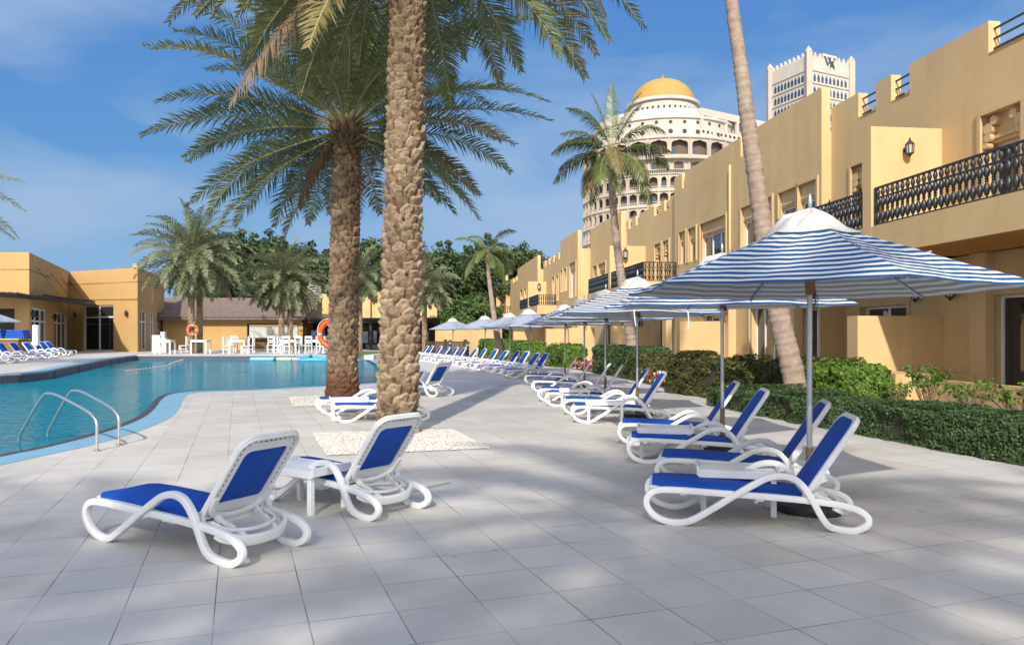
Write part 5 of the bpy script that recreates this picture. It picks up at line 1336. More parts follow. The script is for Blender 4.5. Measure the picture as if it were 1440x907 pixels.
for (a, b) in ((c0, c1), (c3, c0), (c1, c2), (c2, c3)):
    t = (b - a).normalized(); L_ = (b - a).length; n = Vector((t.y, -t.x)); ns = 9
    def Q(s, z, o=.0): p = a + t * s + n * o; return (p.x, p.y, z)
    for k in range(ns):      # scallops
        s0, s1 = L_ * k / ns, L_ * (k + 1) / ns; N_ = 6; prev = None
        prof = [(0, .5), (.12, .9), (.22, 1.3), (.35, 1.5), (.42, 2.1), (.5, 2.5), (.58, 2.1), (.65, 1.5), (.78, 1.3), (.88, .9), (1, .5)]
        for j in range(len(prof) - 1):
            x0, h0 = prof[j]; x1, h1 = prof[j + 1]
            mbB.add([Q(s0 + (s1 - s0) * x0, 88.6, 0), Q(s0 + (s1 - s0) * x1, 88.6, 0), Q(s0 + (s1 - s0) * x1, 88.6 + h1, 0), Q(s0 + (s1 - s0) * x0, 88.6 + h0, 0),
                     Q(s0 + (s1 - s0) * x0, 88.6, -.8), Q(s0 + (s1 - s0) * x1, 88.6, -.8), Q(s0 + (s1 - s0) * x1, 88.6 + h1, -.8), Q(s0 + (s1 - s0) * x0, 88.6 + h0, -.8)],
                    [(0, 1, 2, 3), (7, 6, 5, 4), (3, 2, 6, 7)])
    for r_ in range(10):
        z = 84.4 - r_ * 3.95 - 2.6
        for k in range(9):
            s = 1.8 + (L_ - 3.6) * (k + .5) / 9; plw.append(((0 if n.y < -.3 or n.x < -.5 else 1) * 100 + r_, Matrix.Translation(Vector(Q(s, z, .03))) @ Matrix.Rotation(math.atan2(t.y, t.x), 4, 'Z')))
        p0 = a + t * 1.3 + n * .12; p1 = a + t * (L_ - 1.3) + n * .12; mbT.bar((p0.x, p0.y, z + 3.25), (p1.x, p1.y, z + 3.25), .3, .22)
    for q in (a,): mbT.box(q.x - .9, q.x + .9, q.y - .9, q.y + .9, 0, 90.6); mbT.lathe([(1.1, 90.6), (.9, 91.4), (.3, 92.2), (0, 92.6)], 8, (q.x, q.y, 0))
mbB.build('scalloped_parapet', M['cream_white'], tw); plw.sort(key=lambda q: q[0]); many('pointed_window', wunit, M['glass_blue'], tw, [q[1] for q in plw]); mbT.build('string_course', M['cream'], tw)
# interlaced letters W and A on the right face
t = (c1 - c0).normalized(); n = Vector((t.y, -t.x)); mb = MB()
def st(x0, z0, x1, z1, w_):
    o3 = lambda x, z: Vector((c0.x + t.x * x + n.x * .18, c0.y + t.y * x + n.y * .18, z)); k_ = .74; x0 = cx + (x0 - cx) * k_; x1 = cx + (x1 - cx) * k_; z0 = zt - (zt - z0) * k_; z1 = zt - (zt - z1) * k_; w_ *= k_; mb.bar(o3(x0, z0), o3(x1, z1), .25, w_, up=Vector((t.x, t.y, 0)).cross(Vector((0, 0, 1))).cross(o3(x1, z1) - o3(x0, z0)) * -1)
cx = 9.6; zt = 90.2
panel = MB(); p0 = c0 + t * (cx - 3.2) + n * .02; p1 = c0 + t * (cx + 3.2) + n * .02
panel.quad((p0.x, p0.y, 86.2), (p1.x, p1.y, 86.2), (p1.x, p1.y, 91.2), (p0.x, p0.y, 91.2)); q0 = p0 - n * .5; q1 = p1 - n * .5
panel.quad((q0.x, q0.y, 86.2), (p0.x, p0.y, 86.2), (p0.x, p0.y, 91.2), (q0.x, q0.y, 91.2)); panel.quad((p1.x, p1.y, 86.2), (q1.x, q1.y, 86.2), (q1.x, q1.y, 91.2), (p1.x, p1.y, 91.2)); panel.quad((q0.x, q0.y, 91.2), (p0.x, p0.y, 91.2), (p1.x, p1.y, 91.2), (q1.x, q1.y, 91.2))
panel.build('sign_panel', M['cream_white'], tw)
for (x0, x1, w_, down) in ((-3.3, -1.5, .75, 1), (-1.5, .3, .28, 0), (-1.0, .8, .75, 1), (.8, 2.6, .28, 0)):
    st(cx + x0, zt if down else zt - 3.4, cx + x1, zt - 3.4 if down else zt, w_)
st(cx - .3, zt - 4.4, cx + .9, zt - 1.4, .28); st(cx + .9, zt - 1.4, cx + 2.3, zt - 4.4, .7); st(cx + .1, zt - 3.4, cx + 1.8, zt - 3.4, .28)
for x in (-3.3, -1.0, 2.6): st(cx + x - .6, zt + .02, cx + x + .6, zt + .02, .16)
mb.build('letters', M['glass_blue'], tw)

# ------------------------------------------------------------------ left building (across the pool)
lb0 = PY(97, 61.6 * 1.065, FD)
LB = empty('pool_restaurant', lb0, 'ochre one-storey restaurant building at the left with tall white-framed glass doors', 'building')
ZB = FD
KK = 1.065
pA = PY(193.5, 58 * KK); pB = PY(97, 61.6 * KK); pC = PY(41, 47.4 * KK); pD = Vector((-64, 50.0, 0)); pE = PY(231, 67.5 * KK)
def V2(p): return Vector((p.x - lb0.x, p.y - lb0.y))
def face(mb, a, b, z0, z1, holes, dep=.25):
    """wall plane from a to b (2-D, local), outside on the right of a->b; holes (u0,u1,za,zb) in metres along"""
    t = (b - a).normalized(); L_ = (b - a).length; n = Vector((t.y, -t.x)); z0 -= FD; z1 -= FD
    ss = sorted({0, L_} | {h[0] for h in holes} | {h[1] for h in holes}); hz = [(h[0], h[1], h[2] - FD, h[3] - FD) for h in holes]
    zz = sorted({z0, z1} | {h[2] for h in hz} | {h[3] for h in hz})
    G = lambda s, z, o=0: (a.x + t.x * s + n.x * o, a.y + t.y * s + n.y * o, z)
    for i in range(len(ss) - 1):
        for j in range(len(zz) - 1):
            sm, zm = (ss[i] + ss[i + 1]) / 2, (zz[j] + zz[j + 1]) / 2
            if any(h[0] < sm < h[1] and h[2] < zm < h[3] for h in hz): continue
            mb.quad(G(ss[i], zz[j]), G(ss[i + 1], zz[j]), G(ss[i + 1], zz[j + 1]), G(ss[i], zz[j + 1]))
    for h in hz:
        u0, u1, za, zb = h
        mb.quad(G(u0, za), G(u0, zb), G(u0, zb, -dep), G(u0, za, -dep)); mb.quad(G(u1, za), G(u1, za, -dep), G(u1, zb, -dep), G(u1, zb)); mb.quad(G(u0, zb), G(u1, zb), G(u1, zb, -dep), G(u0, zb, -dep))
    return G
def gdoor_at(G, root, u0, u1, za, zb, nx, zmid, dep=.12):
    za -= FD; zb -= FD; zmid -= FD; mb = MB(); w_ = .11
    def bb(x0, x1, y0, y1):
        mb.add([G(x0, y0, -dep), G(x1, y0, -dep), G(x1, y1, -dep), G(x0, y1, -dep), G(x0, y0, -dep - .1), G(x1, y0, -dep - .1), G(x1, y1, -dep - .1), G(x0, y1, -dep - .1)], [(0, 1, 2, 3), (0, 4, 5, 1), (2, 6, 7, 3), (0, 3, 7, 4), (1, 5, 6, 2)])
    for k in range(nx + 1): x = u0 + (u1 - u0 - w_) * k / nx; bb(x, x + w_, za, zb)
    bb(u0 + w_, u1 - w_, zmid, zmid + w_); bb(u0 + w_, u1 - w_, zb - w_, zb); bb(u0 + w_, u1 - w_, za, za + .12)
    o = mb.build('glass_door', M['white_frame'], root); mb = MB(); mb.quad(G(u0, za, -dep - .06), G(u1, za, -dep - .06), G(u1, zb, -dep - .06), G(u0, zb, -dep - .06)); mb.build('pane', M['glass'], o)
ws = MB()
a, b, c_, d_, e_ = V2(pA), V2(pB), V2(pC), V2(pD), V2(pE)
def uat(P0, P1, px):   # metres along P0->P1 where column px hits
    k = (px - 720) / F; d0 = P1 - P0; s = (k * P0.y - P0.x) / (d0.x - k * d0.y); return s * math.sqrt(d0.x ** 2 + d0.y ** 2)
z_front = 7.08
# facade facing camera  (b -> a)
u0, u1 = uat(pB, pA, 117), uat(pB, pA, 159.5); zt_ = ZP(429.5, 64.1)
G1 = face(ws, b, a, FD, z_front, [(u0, u1, FD, zt_)]); gdoor_at(G1, LB, u0, u1, FD, zt_, 2, ZP(447, 64.1))
# receding side wall (a -> e)
hs_ = []; 
for (x0, x1) in ((197, 207), (210.5, 217.5), (220.5, 226.5)): hs_.append((uat(pA, pE, x0), uat(pA, pE, x1), FD + .05, FD + 3.4))
win = (uat(pA, pE, 213.5), uat(pA, pE, 217), FD + 4.15, FD + 5.7)
G2 = face(ws, a, e_, FD, z_front, hs_ + [win])
for h in hs_: gdoor_at(G2, LB, h[0], h[1], h[2], h[3], 2, FD + 2.4)
gdoor_at(G2, LB, *win[:2], win[2], win[3], 1, FD + 5.0)
# wall turning towards the camera (c -> b) and the long one further left (d -> c)
hs3 = [(uat(pC, pB, 44.5), uat(pC, pB, 66.5), FD, FD + 3.2), (uat(pC, pB, 76.5), uat(pC, pB, 95), FD, FD + 3.15)]
G3 = face(ws, c_, b, FD, 7.1, hs3)
for h in hs3: gdoor_at(G3, LB, h[0], h[1], h[2], h[3], 3, FD + 2.25)
L4 = (c_ - d_).length
face(ws, d_, c_, FD, 7.1, [(L4 - 9, L4 - .95, FD + .9, FD + 3.1)], 1.2)
# parapet thickness / roof
roof_poly = [d_, c_, b, a, e_, e_ + Vector((-30, 12)), d_ + Vector((0, 32))]
ws.prism([(p.x, p.y) for p in roof_poly], 5.6, 5.7)
ws.box(a.x - .38, a.x + .02, a.y - .02, a.y + .38, z_front - FD + .003, z_front - FD + .33)
ws.bar((b.x + .1, b.y + .05 - .1, 4.42), (a.x, a.y - .05, 4.3), .1, .1)
ws.build('wall', M['stucco_orange'], LB)
mb = MB()     # dark interior
mb.prism([(p.x, p.y) for p in [d_ + Vector((-.5, 1.6)), c_ + Vector((-1.3, 1.6)), b + Vector((-1, 1)), a + Vector((-1.2, 1.2)), e_ + Vector((-1.4, 0)), e_ + Vector((-25, 10)), d_ + Vector((0, 28))]], .01, 5.5)
mb.build('interior', M['slot'], LB)
# bamboo-slat pergola
mb = MB(); z = ZP(415, 52) - FD; rnd = random.Random(3)
front = [V2(PY(-60, 45)), V2(PY(20, 48.5)), V2(PY(75, 52.7)), V2(PY(136, 61.2))]; back_ = [V2(PY(-60, 55)), V2(PY(30, 53.2)), V2(PY(80, 61.8)), V2(PY(130, 65))]
zf = [4.05, 4.05, 4.0, 3.9]
for i in range(3):
    n = 26
    for k in range(n):
        t = (k + .5) / n; p = front[i].lerp(front[i + 1], t); q = back_[i].lerp(back_[i + 1], t); zz = zf[i] + (zf[i + 1] - zf[i]) * t + rnd.uniform(-.03, .03)
        mb.bar((p.x, p.y, zz - .12), (q.x, q.y, zz + .30), .10, .10)
    mb.bar((front[i].x, front[i].y + .2, zf[i] - .25), (front[i + 1].x, front[i + 1].y + .2, zf[i + 1] - .25), .16, .2)
    m0 = front[i].lerp(back_[i], .5); m1 = front[i + 1].lerp(back_[i + 1], .5); mb.bar((m0.x, m0.y, zf[i] + .2), (m1.x, m1.y, zf[i + 1] + .2), .1, .12)
mb.build('slatted_awning', M['dark_wood'], LB)
mb = MB()
for px in (50, 68, 84, 100):        # stay rods
    k = (px - 41) / 56; p = c_.lerp(b, max(0, min(1, k))); q = p + Vector((2.4, -1.6)); mb.bar((p.x, p.y, 6.0), (q.x, q.y, 4.1), .03, .03)
mb.build('stay_rod', M['iron'], LB)
def simple_lamp(parent, x, y, z, dv, k=1.0):
    wl = MB(); c = Vector((x, y, z)); dv = Vector(dv); c2 = c + dv * .2 * k
    wl.bar(c, c2, .05 * k, .05 * k); wl.lathe([(.03 * k, -.22 * k), (.11 * k, -.12 * k), (.13 * k, .12 * k), (.05 * k, .24 * k), (0, .34 * k)], 8, c2); wl.build('wall_lamp', M['iron'], parent)
for px in (179, 107): 
    u = uat(pB, pA, px); p = G1(u, 3.0 - .1); simple_lamp(LB, p[0], p[1], ZP(442, 64) - FD, (0, -1, 0), 1.05)
for px in (44, 75): 
    u = uat(pC, pB, max(42, px)); p = G3(u, 0); simple_lamp(LB, p[0], p[1], 2.7, (1, -.4, 0), 1.05)
mb = MB(); p = V2(PY(152, 70)); mb.box(p.x - .9, p.x + .3, p.y, p.y + .8, 5.7, z_front - FD + .42); mb.box(p.x + .4, p.x + 1.1, p.y, p.y + .8, 5.7, z_front - FD + .36); mb.build('roof_unit', M['white_frame'], LB)

# bar counter with cushions by the left edge
r = empty('bar_counter', PY(10, 46.8, FD), 'brown counter at the far left edge with a cover over it', 'counter'); mb = MB(); mb.box(-6, 1.0, -.5, .5, 0, 1.05); mb.build('counter_front', M['lawnwood'], r); mb = MB(); mb.box(-6.1, 1.1, -.6, .6, 1.054, 1.12); mb.build('countertop', M['stucco_trim'], r)
c_loc = PY(16, 46.8, FD + 1.12)
for i, (x0, x1, lb) in enumerate(((-.2, 1.0, 'dark blue folded cushions piled on the left counter, right pile'), (-2.2, -.35, 'blue folded cushions piled on the left counter, left pile'))):
    mb = MB()
    for k in range(3): mb.box(x0 + .05 * k, x1 - .04 * k, -.35, .35, .18 * k, .18 * k + .17)
    thing_mesh(mb, 'cushion_pile', M['blue_sling'], lb, 'cushions', 'cushion piles on the counter', loc=c_loc, bevel=.04)
mb = MB(); p = PY(50.5, 47, FD); mb.box(-.16, .16, -.12, .12, .7, 1.95); mb.box(-.05, .05, -.05, .05, 0, .7); thing_mesh(mb, 'shower_post', M['white_frame'], 'slim white shower post standing by the far left loungers', 'shower', loc=p, bevel=.02)

# ------------------------------------------------------------------ low building with brown roof
Yw = 70.0; x0 = PY(229, Yw).x; x1 = PY(428, Yw).x
lw = empty('low_pavilion', (x0, Yw, FD), 'long low orange pavilion with brown timber roof across the pool', 'building')
W_ = x1 - x0; ze = ZP(446, Yw) - FD; zr = ZP(420, Yw + 5.5) - FD
mb = MB(); h0 = PY(349, Yw).x - x0; h1 = PY(419.5, Yw).x - x0; zh0 = ZP(490, Yw) - FD; zh1 = ZP(457, Yw) - FD
for (a_, b_, za, zb) in ((0, h0, 0, ze), (h1, W_, 0, ze), (h0, h1, zh1, ze), (h0, h1, -.02, max(zh0, .05))): mb.box(a_, b_, 0, .3, za, zb)
mb.box(0, .3, .3, 10, 0, ze); mb.box(W_ - .3, W_, .3, 10, 0, ze); mb.box(0, W_, 10, 10.3, 0, ze); mb.build('wall', M['stucco_orange'], lw)
mb = MB(); zs_ = ZP(476.5, Yw) - FD; mb.box(h0 + .08, h1 - .08, .08, .14, zs_ + .1, zh1 - .1); mb.build('roller_screen', M['canvas_white'], lw)
mb = MB(); mb.box(h0, h1, -.05, .3, zs_ - .05, zs_ + .08); mb.box(h0 - .1, h0 + .003, -.04, .28, 0, zh1); mb.box(h0 - .1, h1, -.04, .28, zh1, zh1 + .1); mb.build('service_frame', M['dark_wood'], lw)
mb = MB(); mb.box(h0, h1, .35, .45, .05, zs_ - .06); mb.build('wood_front', M['lawnwood'], lw)
mb = MB()
ov = PY(432, Yw).x - x0; y0 = -1.0
for k in range(16):
    t0_, t1_ = k / 16, (k + 1) / 16
    za, zb = ze + (zr - ze) * t0_, ze + (zr - ze) * t1_; ya, yb = y0 + 6.5 * t0_, y0 + 6.5 * t1_
    mb.add([(-3.2, ya, za + .08), (ov, ya, za + .08), (ov, yb, zb + .03), (-3.2, yb, zb + .03), (-3.2, ya, za - .02), (ov, ya, za - .02)], [(0, 1, 2, 3), (4, 5, 1, 0)])
mb.box(-3.2, ov, 5.5, 5.7, zr - .1, zr + .08); mb.box(-.3, ov, y0 + .1, y0 + .25, ze - .25, ze - .02)
mb.add([(ov, y0, ze), (ov, 5.5, zr), (ov, 5.5, ze)], [(0, 1, 2)])
mb.build('roof', M['roof_tile'], lw)
mb = MB()
for k in range(60): x = -.2 + (ov) * k / 60; mb.box(x, x + .12, y0 + .25, 0, ze - .22, ze - .08)
mb.build('rafter', M['dark_wood'], lw)
# dark timber pergola restaurant + yellow building behind it
Yp = 70.0; xa = PY(428, Yp).x; xb = PY(614, Yp).x
pg_ = empty('timber_pergola', (xa, Yp, 0), 'dark timber terrace bar between the pavilion and the garden wall', 'pergola')
mb = MB(); ztp = ZP(447, Yp); W2 = xb - xa
mb.box(0, W2, 3.0, 3.2, 0, ztp); mb.build('back_screen', M['dark_wood'], pg_)
mb = MB()
for k in range(9): x = W2 * k / 8; mb.box(x - .12, x + .12, 0, .24, 0, ztp - .3)
mb.box(-.2, W2 + .2, -.1, .15, ztp - .45, ztp - .2); mb.box(-.2, W2 + .2, -.3, 3.3, ztp - .197, ztp); mb.build('beam', M['dark_wood'], pg_)
mb = MB()
rnd = random.Random(6)
for k in range(14):
    x = .5 + k * (W2 - 1) / 14; zz = ZP(470, Yp); mb.box(x, x + .5, .4, .5, zz - .8, zz + .1 + rnd.random() * .3)
mb.build('glass_panel', M['glass_blue'], pg_)
mb = MB()
for k in range(3): x = W2 * (.30 + .21 * k); mb.box(x, x + 1.6, 2.9, 2.99, ztp - 1.6, ztp - .6)
mb.build('red_panel', M['lawnwood'], pg_)
Yy = 78.0; xa2 = PY(418, Yy).x; xb2 = PY(615, Yy).x
yb_ = empty('rear_yellow_block', (xa2, Yy, 0), 'yellow flat-roofed block rising behind the dark timber bar', 'building')
W3 = xb2 - xa2; mb = MB(); za = ZP(418, Yy); mb.box(0, W3 * .52, 0, 8, 0, za); mb.box(W3 * .523, W3 * .80, .6, 8, 0, za + .6); mb.box(W3 * .803, W3, -.3, 8, 0, za + .2)
for k in range(12): mb.box(W3 * (k / 12), W3 * (k / 12) + .6, .05, .5, za + .003, za + .35)
mb.build('wall', M['stucco'], yb_)
mb = MB(); mb.box(W3 * .04, W3 * .10, 2, 4, za + .01, za + 1.5)
for k in range(4): mb.box(W3 * .04 - .05, W3 * .10 + .05, 1.9, 1.99, za + .3 + .3 * k, za + .4 + .3 * k)
mb.build('rooftop_unit', M['white_frame'], yb_)
mb = MB()
for px in (593, 604): x = PY(px, Yy).x - xa2; mb.box(x - .35, x + .35, -.42, -.303, za - .5, za + .0)
mb.build('carved_ornament', M['soffit'], yb_)
# garden wall to the right of it
Yg = 62.0; A_ = PY(612, 66); B_ = PY(702, 60); mb = MB(); zg = ZP(463, Yg); t = (Vector((B_.x, B_.y)) - Vector((A_.x, A_.y))).normalized(); n = Vector((-t.y, t.x)) * .3
mb.prism([(0, 0), (B_.x - A_.x, B_.y - A_.y), (B_.x - A_.x + n.x, B_.y - A_.y + n.y), (n.x, n.y)], 0, zg); mb.prism([(-.05, -.05), (B_.x - A_.x, B_.y - A_.y - .06), (B_.x - A_.x + n.x, B_.y - A_.y + n.y + .05), (n.x, n.y + .05)], zg + .003, zg + .12)
thing_mesh(mb, 'garden_wall', M['stucco'], 'plain yellow garden wall closing the far end behind the last parasols', 'wall', loc=(A_.x, A_.y, 0))
# railing fence before the timber bar
A_ = PY(600, 62); B_ = PY(654, 60); mb = MB(); L_ = (B_ - A_).length; n = 40
for k in range(n + 1): p = (B_ - A_) * (k / n); mb.box(p.x - .03, p.x + .03, p.y - .03, p.y + .03, 0, 1.1)
mb.bar((0, 0, 1.1), (B_.x - A_.x, B_.y - A_.y, 1.1), .08, .08); mb.bar((0, 0, .2), (B_.x - A_.x, B_.y - A_.y, .2), .06, .06)
for f in (0, .5, 1): p = (B_ - A_) * f; mb.box(p.x - .12, p.x + .12, p.y - .12, p.y + .12, 0, 1.3)
thing_mesh(mb, 'fence', M['dark_wood'], 'low dark fence behind the farthest right-row loungers', 'fence', loc=A_)

# ------------------------------------------------------------------ white tables and chairs across the pool
def make_chair(label):
    r = empty('white_chair', (0, 0, 0), label, 'chair', 'white chairs of the terrace restaurant'); k = 1.0
    mb = MB(); mb.box(-.23, .23, -.22, .22, .45, .49); mb.build('seat', M['white_plastic'], r)
    mb = MB(); mb.box(-.23, -.18, .18, .23, .49, 1.06); mb.box(.18, .23, .18, .23, .49, 1.06)
    for z in (.62, .77, .92, 1.01): mb.box(-.18, .18, .19, .22, z, z + .055)
    for x in (-.06, .06): mb.box(x - .02, x + .02, .192, .218, .675, .77)
    mb.build('backrest', M['white_plastic'], r)
    for sx in (-1, 1):
        for sy in (-1, 1): mb = MB(); mb.box(sx * .205 - .025, sx * .205 + .025, sy * .20 - .025, sy * .20 + .025, 0, .449); mb.build('leg', M['white_plastic'], r)
    mb = MB(); mb.box(-.18, .18, -.21, -.18, .18, .21); mb.box(-.215, -.195, -.17, .17, .25, .28); mb.box(.195, .215, -.17, .17, .25, .28); mb.build('stretcher', M['white_plastic'], r)
    return r
def make_tbl(label):
    r = empty('white_table', (0, 0, 0), label, 'table', 'white tables of the terrace restaurant'); mb = MB(); mb.box(-.5, .5, -.45, .45, .78, .83); mb.box(-.44, .44, -.40, .40, .70, .779); mb.build('tabletop', M['white_plastic'], r)
    for sx in (-1, 1):
        for sy in (-1, 1): mb = MB(); mb.box(sx * .44 - .04, sx * .44 + .04, sy * .39 - .04, sy * .39 + .04, 0, .699); mb.build('leg', M['white_plastic'], r)
    return r
ch0 = make_chair(''); tb0 = make_tbl('')
cu = tu = 0
def put(kind, px, Y, rz, label, s=1.12):
    global cu, tu
    if kind == 'c': o = ch0 if cu == 0 else copy_tree(ch0); cu += 1
    else: o = tb0 if tu == 0 else copy_tree(tb0); tu += 1
    Y *= 1.065; s *= 1.06; o.location = PY(px, Y, FD); o.rotation_euler = (0, 0, R(rz)); o.scale = (s, s, s); tag(o, label)
put('t', 232, 51.5, 3, 'white table standing alone at the left, before the receding doors')
put('c', 258, 53.4, -80, 'white chair just left of the lifebuoy palm')
put('t', 282.5, 52.2, 2, 'small white table just right of the lifebuoy palm')
put('t', 336, 52.0, 2, 'white table of the middle group, left of the service window palm')
for i, (px, Y, rz, lb) in enumerate([(321, 51.2, 80, 'white chair at the left end of the middle table, nearest the water'), (328, 52.4, 5, 'white chair behind the left half of the middle table'), (345, 51.3, -80, 'white chair at the right end of the middle table, nearest the water'),
                       (352, 52.6, -85, 'white chair at the right end of the middle table, set farther back')]): put('c', px, Y, rz, lb)
put('c', 381, 56, 10, 'white chair in shade left of the double palm behind the tables'); put('c', 388, 56.4, 10, 'shaded white chair touching the double palm on its left')
put('t', 408, 52.0, 1, 'white table before the double grey green palm')
for px, Y, rz, lb in [(392, 51.4, 85, 'white chair at the left end of the table before the double palm, front one'), (397, 52.8, 80, 'white chair at the left end of the table before the double palm, rear one'), (404, 51.2, 175, 'white chair with its back to the water before the double palm'), (418, 53, 0, 'white chair beyond the table before the double palm')]: put('c', px, Y, rz, lb)
put('t', 442, 53.2, 1, 'white table nearest the second big palm trunk')
for px, Y, rz, lb in [(428, 53.6, 85, 'white chair left of the table near the second big palm'), (436, 52.2, 170, 'white chair before the table near the second big palm'), (450, 52.0, -170, 'white chair half behind the large lifebuoy'), (453, 54, -90, 'white chair behind the large lifebuoy')]: put('c', px, Y, rz, lb)
mb = MB(); mb.box(-.55, .1, -.3, .3, 0, 1.35); mb.box(-.1, .55, -.28, .32, .002, 1.1); mb.box(.05, .4, -.2, .2, 1.1, 1.6)
thing_mesh(mb, 'service_station', M['grey_cabinet'], 'pale grey blue service cabinet behind the left white table', 'cabinet', loc=PY(226, 58, FD), bevel=.02)
# ------------------------------------------------------------------ floats along the far pool edge
for (pxa, pxb, m, lb) in ((352, 386, 'blue_plain', 'long pale blue foam board lying along the far pool edge'), (389, 411, 'green_float', 'pale green foam board on the far pool edge'), (411, 424, 'pink_float', 'pale pink foam board on the far pool edge')):
    mb = MB(); a_ = PY(pxa, 50.5, WZ).x; b_ = PY(pxb, 50.5, WZ).x; mb.box(0, b_ - a_, 0, .7, 0, .22); thing_mesh(mb, 'foam_board', M[m], lb, 'pool float', 'foam boards at the far pool edge', loc=(a_, 50.3, WZ - .02), bevel=.09)
r = empty('inflatable_float', PY(440, 50.4, WZ - .1), 'turquoise inflatable animal float by the second big palm', 'pool float')
mb = MB()
for (x, y, z, l, rr, az) in ((0, 0, .15, 2.6, .28, 5), (.3, .25, .42, 2.0, .22, -6), (-.6, .1, .5, 1.0, .2, 20)):
    n = 12; pts = []; rad = []
    for k in range(n + 1): t = k / n * 2 - 1; pts.append((x + t * l / 2 * math.cos(R(az)), y + t * l / 2 * math.sin(R(az)), z + .1 * (1 - t * t))); rad.append(rr * math.sqrt(max(.02, 1 - t ** 4)))
    mb.tube(pts, rad, 10)
mb.build('body', M['teal_float'], r, smooth=True)
for (x, z, dx, dz) in ((-1.1, .5, -.35, .28), (-.2, .65, .1, .4), (1.1, .5, .4, .25)):
    mb = MB(); mb.tube([(x, 0, z), (x + dx * .5, 0, z + dz * .7), (x + dx, 0, z + dz)], [.14, .10, .02], 8); mb.build('fin', M['teal_float'], r, smooth=True)
r.scale = (.85, .8, .55)

# bollard lamps
for i, (px, Y, lb) in enumerate(((657, 47.0, 'dark bollard lamp standing between the far loungers and the flower bed'), (633, 59.5, 'smaller dark bollard lamp before the garden wall'))):
    r = empty('bollard_lamp', PY(px, Y), lb, 'bollard lamp', 'bollard lamps at the far path'); mb = MB(); mb.lathe([(.11, 0), (.11, .85), (.14, .87), (.14, .93), (.05, .94)], 10); mb.lathe([(.05, 1.12), (.16, 1.12), (.15, 1.18), (.03, 1.28), (0, 1.3)], 10)
    for k in range(4): a_ = k * math.pi / 2; mb.box(.1 * math.cos(a_) - .01, .1 * math.cos(a_) + .01, .1 * math.sin(a_) - .01, .1 * math.sin(a_) + .01, .93, 1.13)
    mb.build('post', M['iron'], r); mb = MB(); mb.lathe([(.08, .94), (.08, 1.12)], 10); mb.build('lamp_glass', M['lamp_glass'], r)
mb = MB(); mb.tube([(0, 0, 0), (0, 0, ZP(418, 88))], .09, 8); thing_mesh(mb, 'lamp_post', M['alu'], 'thin grey mast standing before the dark trees', 'mast', loc=PY(668, 88))

# ------------------------------------------------------------------ trees
def leafclump(mb, c, rad, n, size, rnd, mi=0):
    for _ in range(n):
        v = Vector((rnd.gauss(0, 1), rnd.gauss(0, 1), rnd.gauss(0, .8))); v.normalize(); v *= rnd.random() ** .4
        p = c + Vector((v.x * rad[0], v.y * rad[1], v.z * rad[2])); 
        n_ = (v + Vector((rnd.uniform(-.8, .8), rnd.uniform(-.8, .8), rnd.uniform(-.3, 1)))).normalized(); a = n_.cross(Vector((rnd.random(), rnd.random(), rnd.random()))).normalized(); b = n_.cross(a); s = size * rnd.uniform(.6, 1.3)
        mb.add((p - a * s, p - b * s * .5, p + a * s, p + b * s * .5), ((0, 1, 2, 3),), mi)
def broad_tree(loc, H, W, label, seed, lf='tree_leaf', n=9000, size=.28):
    rnd = random.Random(seed); r = empty('broadleaf_tree', loc, label, 'tree', 'dark broadleaf trees behind the pool'); mb = MB()
    mb.tube(catmull([(0, 0, 0), (.1, 0, H * .2), (0, .1, H * .45)], False, 4), [.45, .4, .38, .35, .32, .3, .28, .26, .22], 8)
    cl = []
    for k in range(34):
        a = rnd.random() * 6.28; z = H * rnd.uniform(.22, .93); t = z / H; rr = W / 2 * math.sqrt(max(.05, 1 - ((t - .5) / .55) ** 2)) * rnd.uniform(.45, .92)
        c = Vector((rr * math.cos(a), rr * math.sin(a), z)); cl.append(c); 
        if k % 3 == 0: mb.bar((0, 0, H * .35), c, .16, .16)
    mb.build('trunk', M['bark'], r); mb = MB()
    for c in cl:
        q = rnd.uniform(.75, 1.35) * W * .155; leafclump(mb, c, (q, q, q * .8), n // 34, size, rnd)
        for _ in range(3): d_ = Vector((rnd.gauss(0, 1), rnd.gauss(0, 1), rnd.gauss(0, .7))).normalized() * q; leafclump(mb, c + d_, (q * .35, q * .35, q * .3), n // 200, size, rnd)
    mb.build('crown', M[lf], r); return r
tl = [(318, 88, 322, 9.5, 'dark tree left of the brown roof behind the lifebuoy palm', 'tree_leaf'), (362, 92, 322, 10, 'rounded dark tree rising behind the double palm', 'tree_leaf'), (408, 96, 338, 9, 'dark tree just right of the rounded one behind the double palm', 'tree_leaf'),
      (452, 94, 345, 9, 'dark tree hidden behind the second big palm trunk', 'tree_leaf'), (512, 98, 338, 9.5, 'dark tree between the two big trunks', 'tree_leaf'), (562, 97, 350, 8, 'dark tree behind the front palm trunk', 'tree_leaf'),
      (612, 98, 346, 11.5, 'broad dark tree right of the front trunk', 'tree_leaf'), (662, 102, 352, 10, 'dark tree behind the thin coconut palm', 'tree_leaf'), (712, 100, 347, 11, 'tall dark tree touching the far end of the yellow wing', 'tree_leaf'), (748, 108, 356, 8, 'dark tree top showing above the parapet of the far wing', 'tree_leaf'),
      (640, 80, 424, 8, 'lower lighter green tree behind the garden wall', 'tree_leaf_light'), (668, 82, 430, 7, 'small light green tree beside the thin mast', 'tree_leaf_light'), (618, 82, 428, 6, 'light green bushy tree beside the yellow block', 'tree_leaf_light')]
for i, (px, Y, ytop, W, lb, lf) in enumerate(tl): broad_tree(PY(px, Y), ZP(ytop, Y), W, lb, 100 + i, lf, n=11000 if lf == 'tree_leaf' else 7000, size=.26)

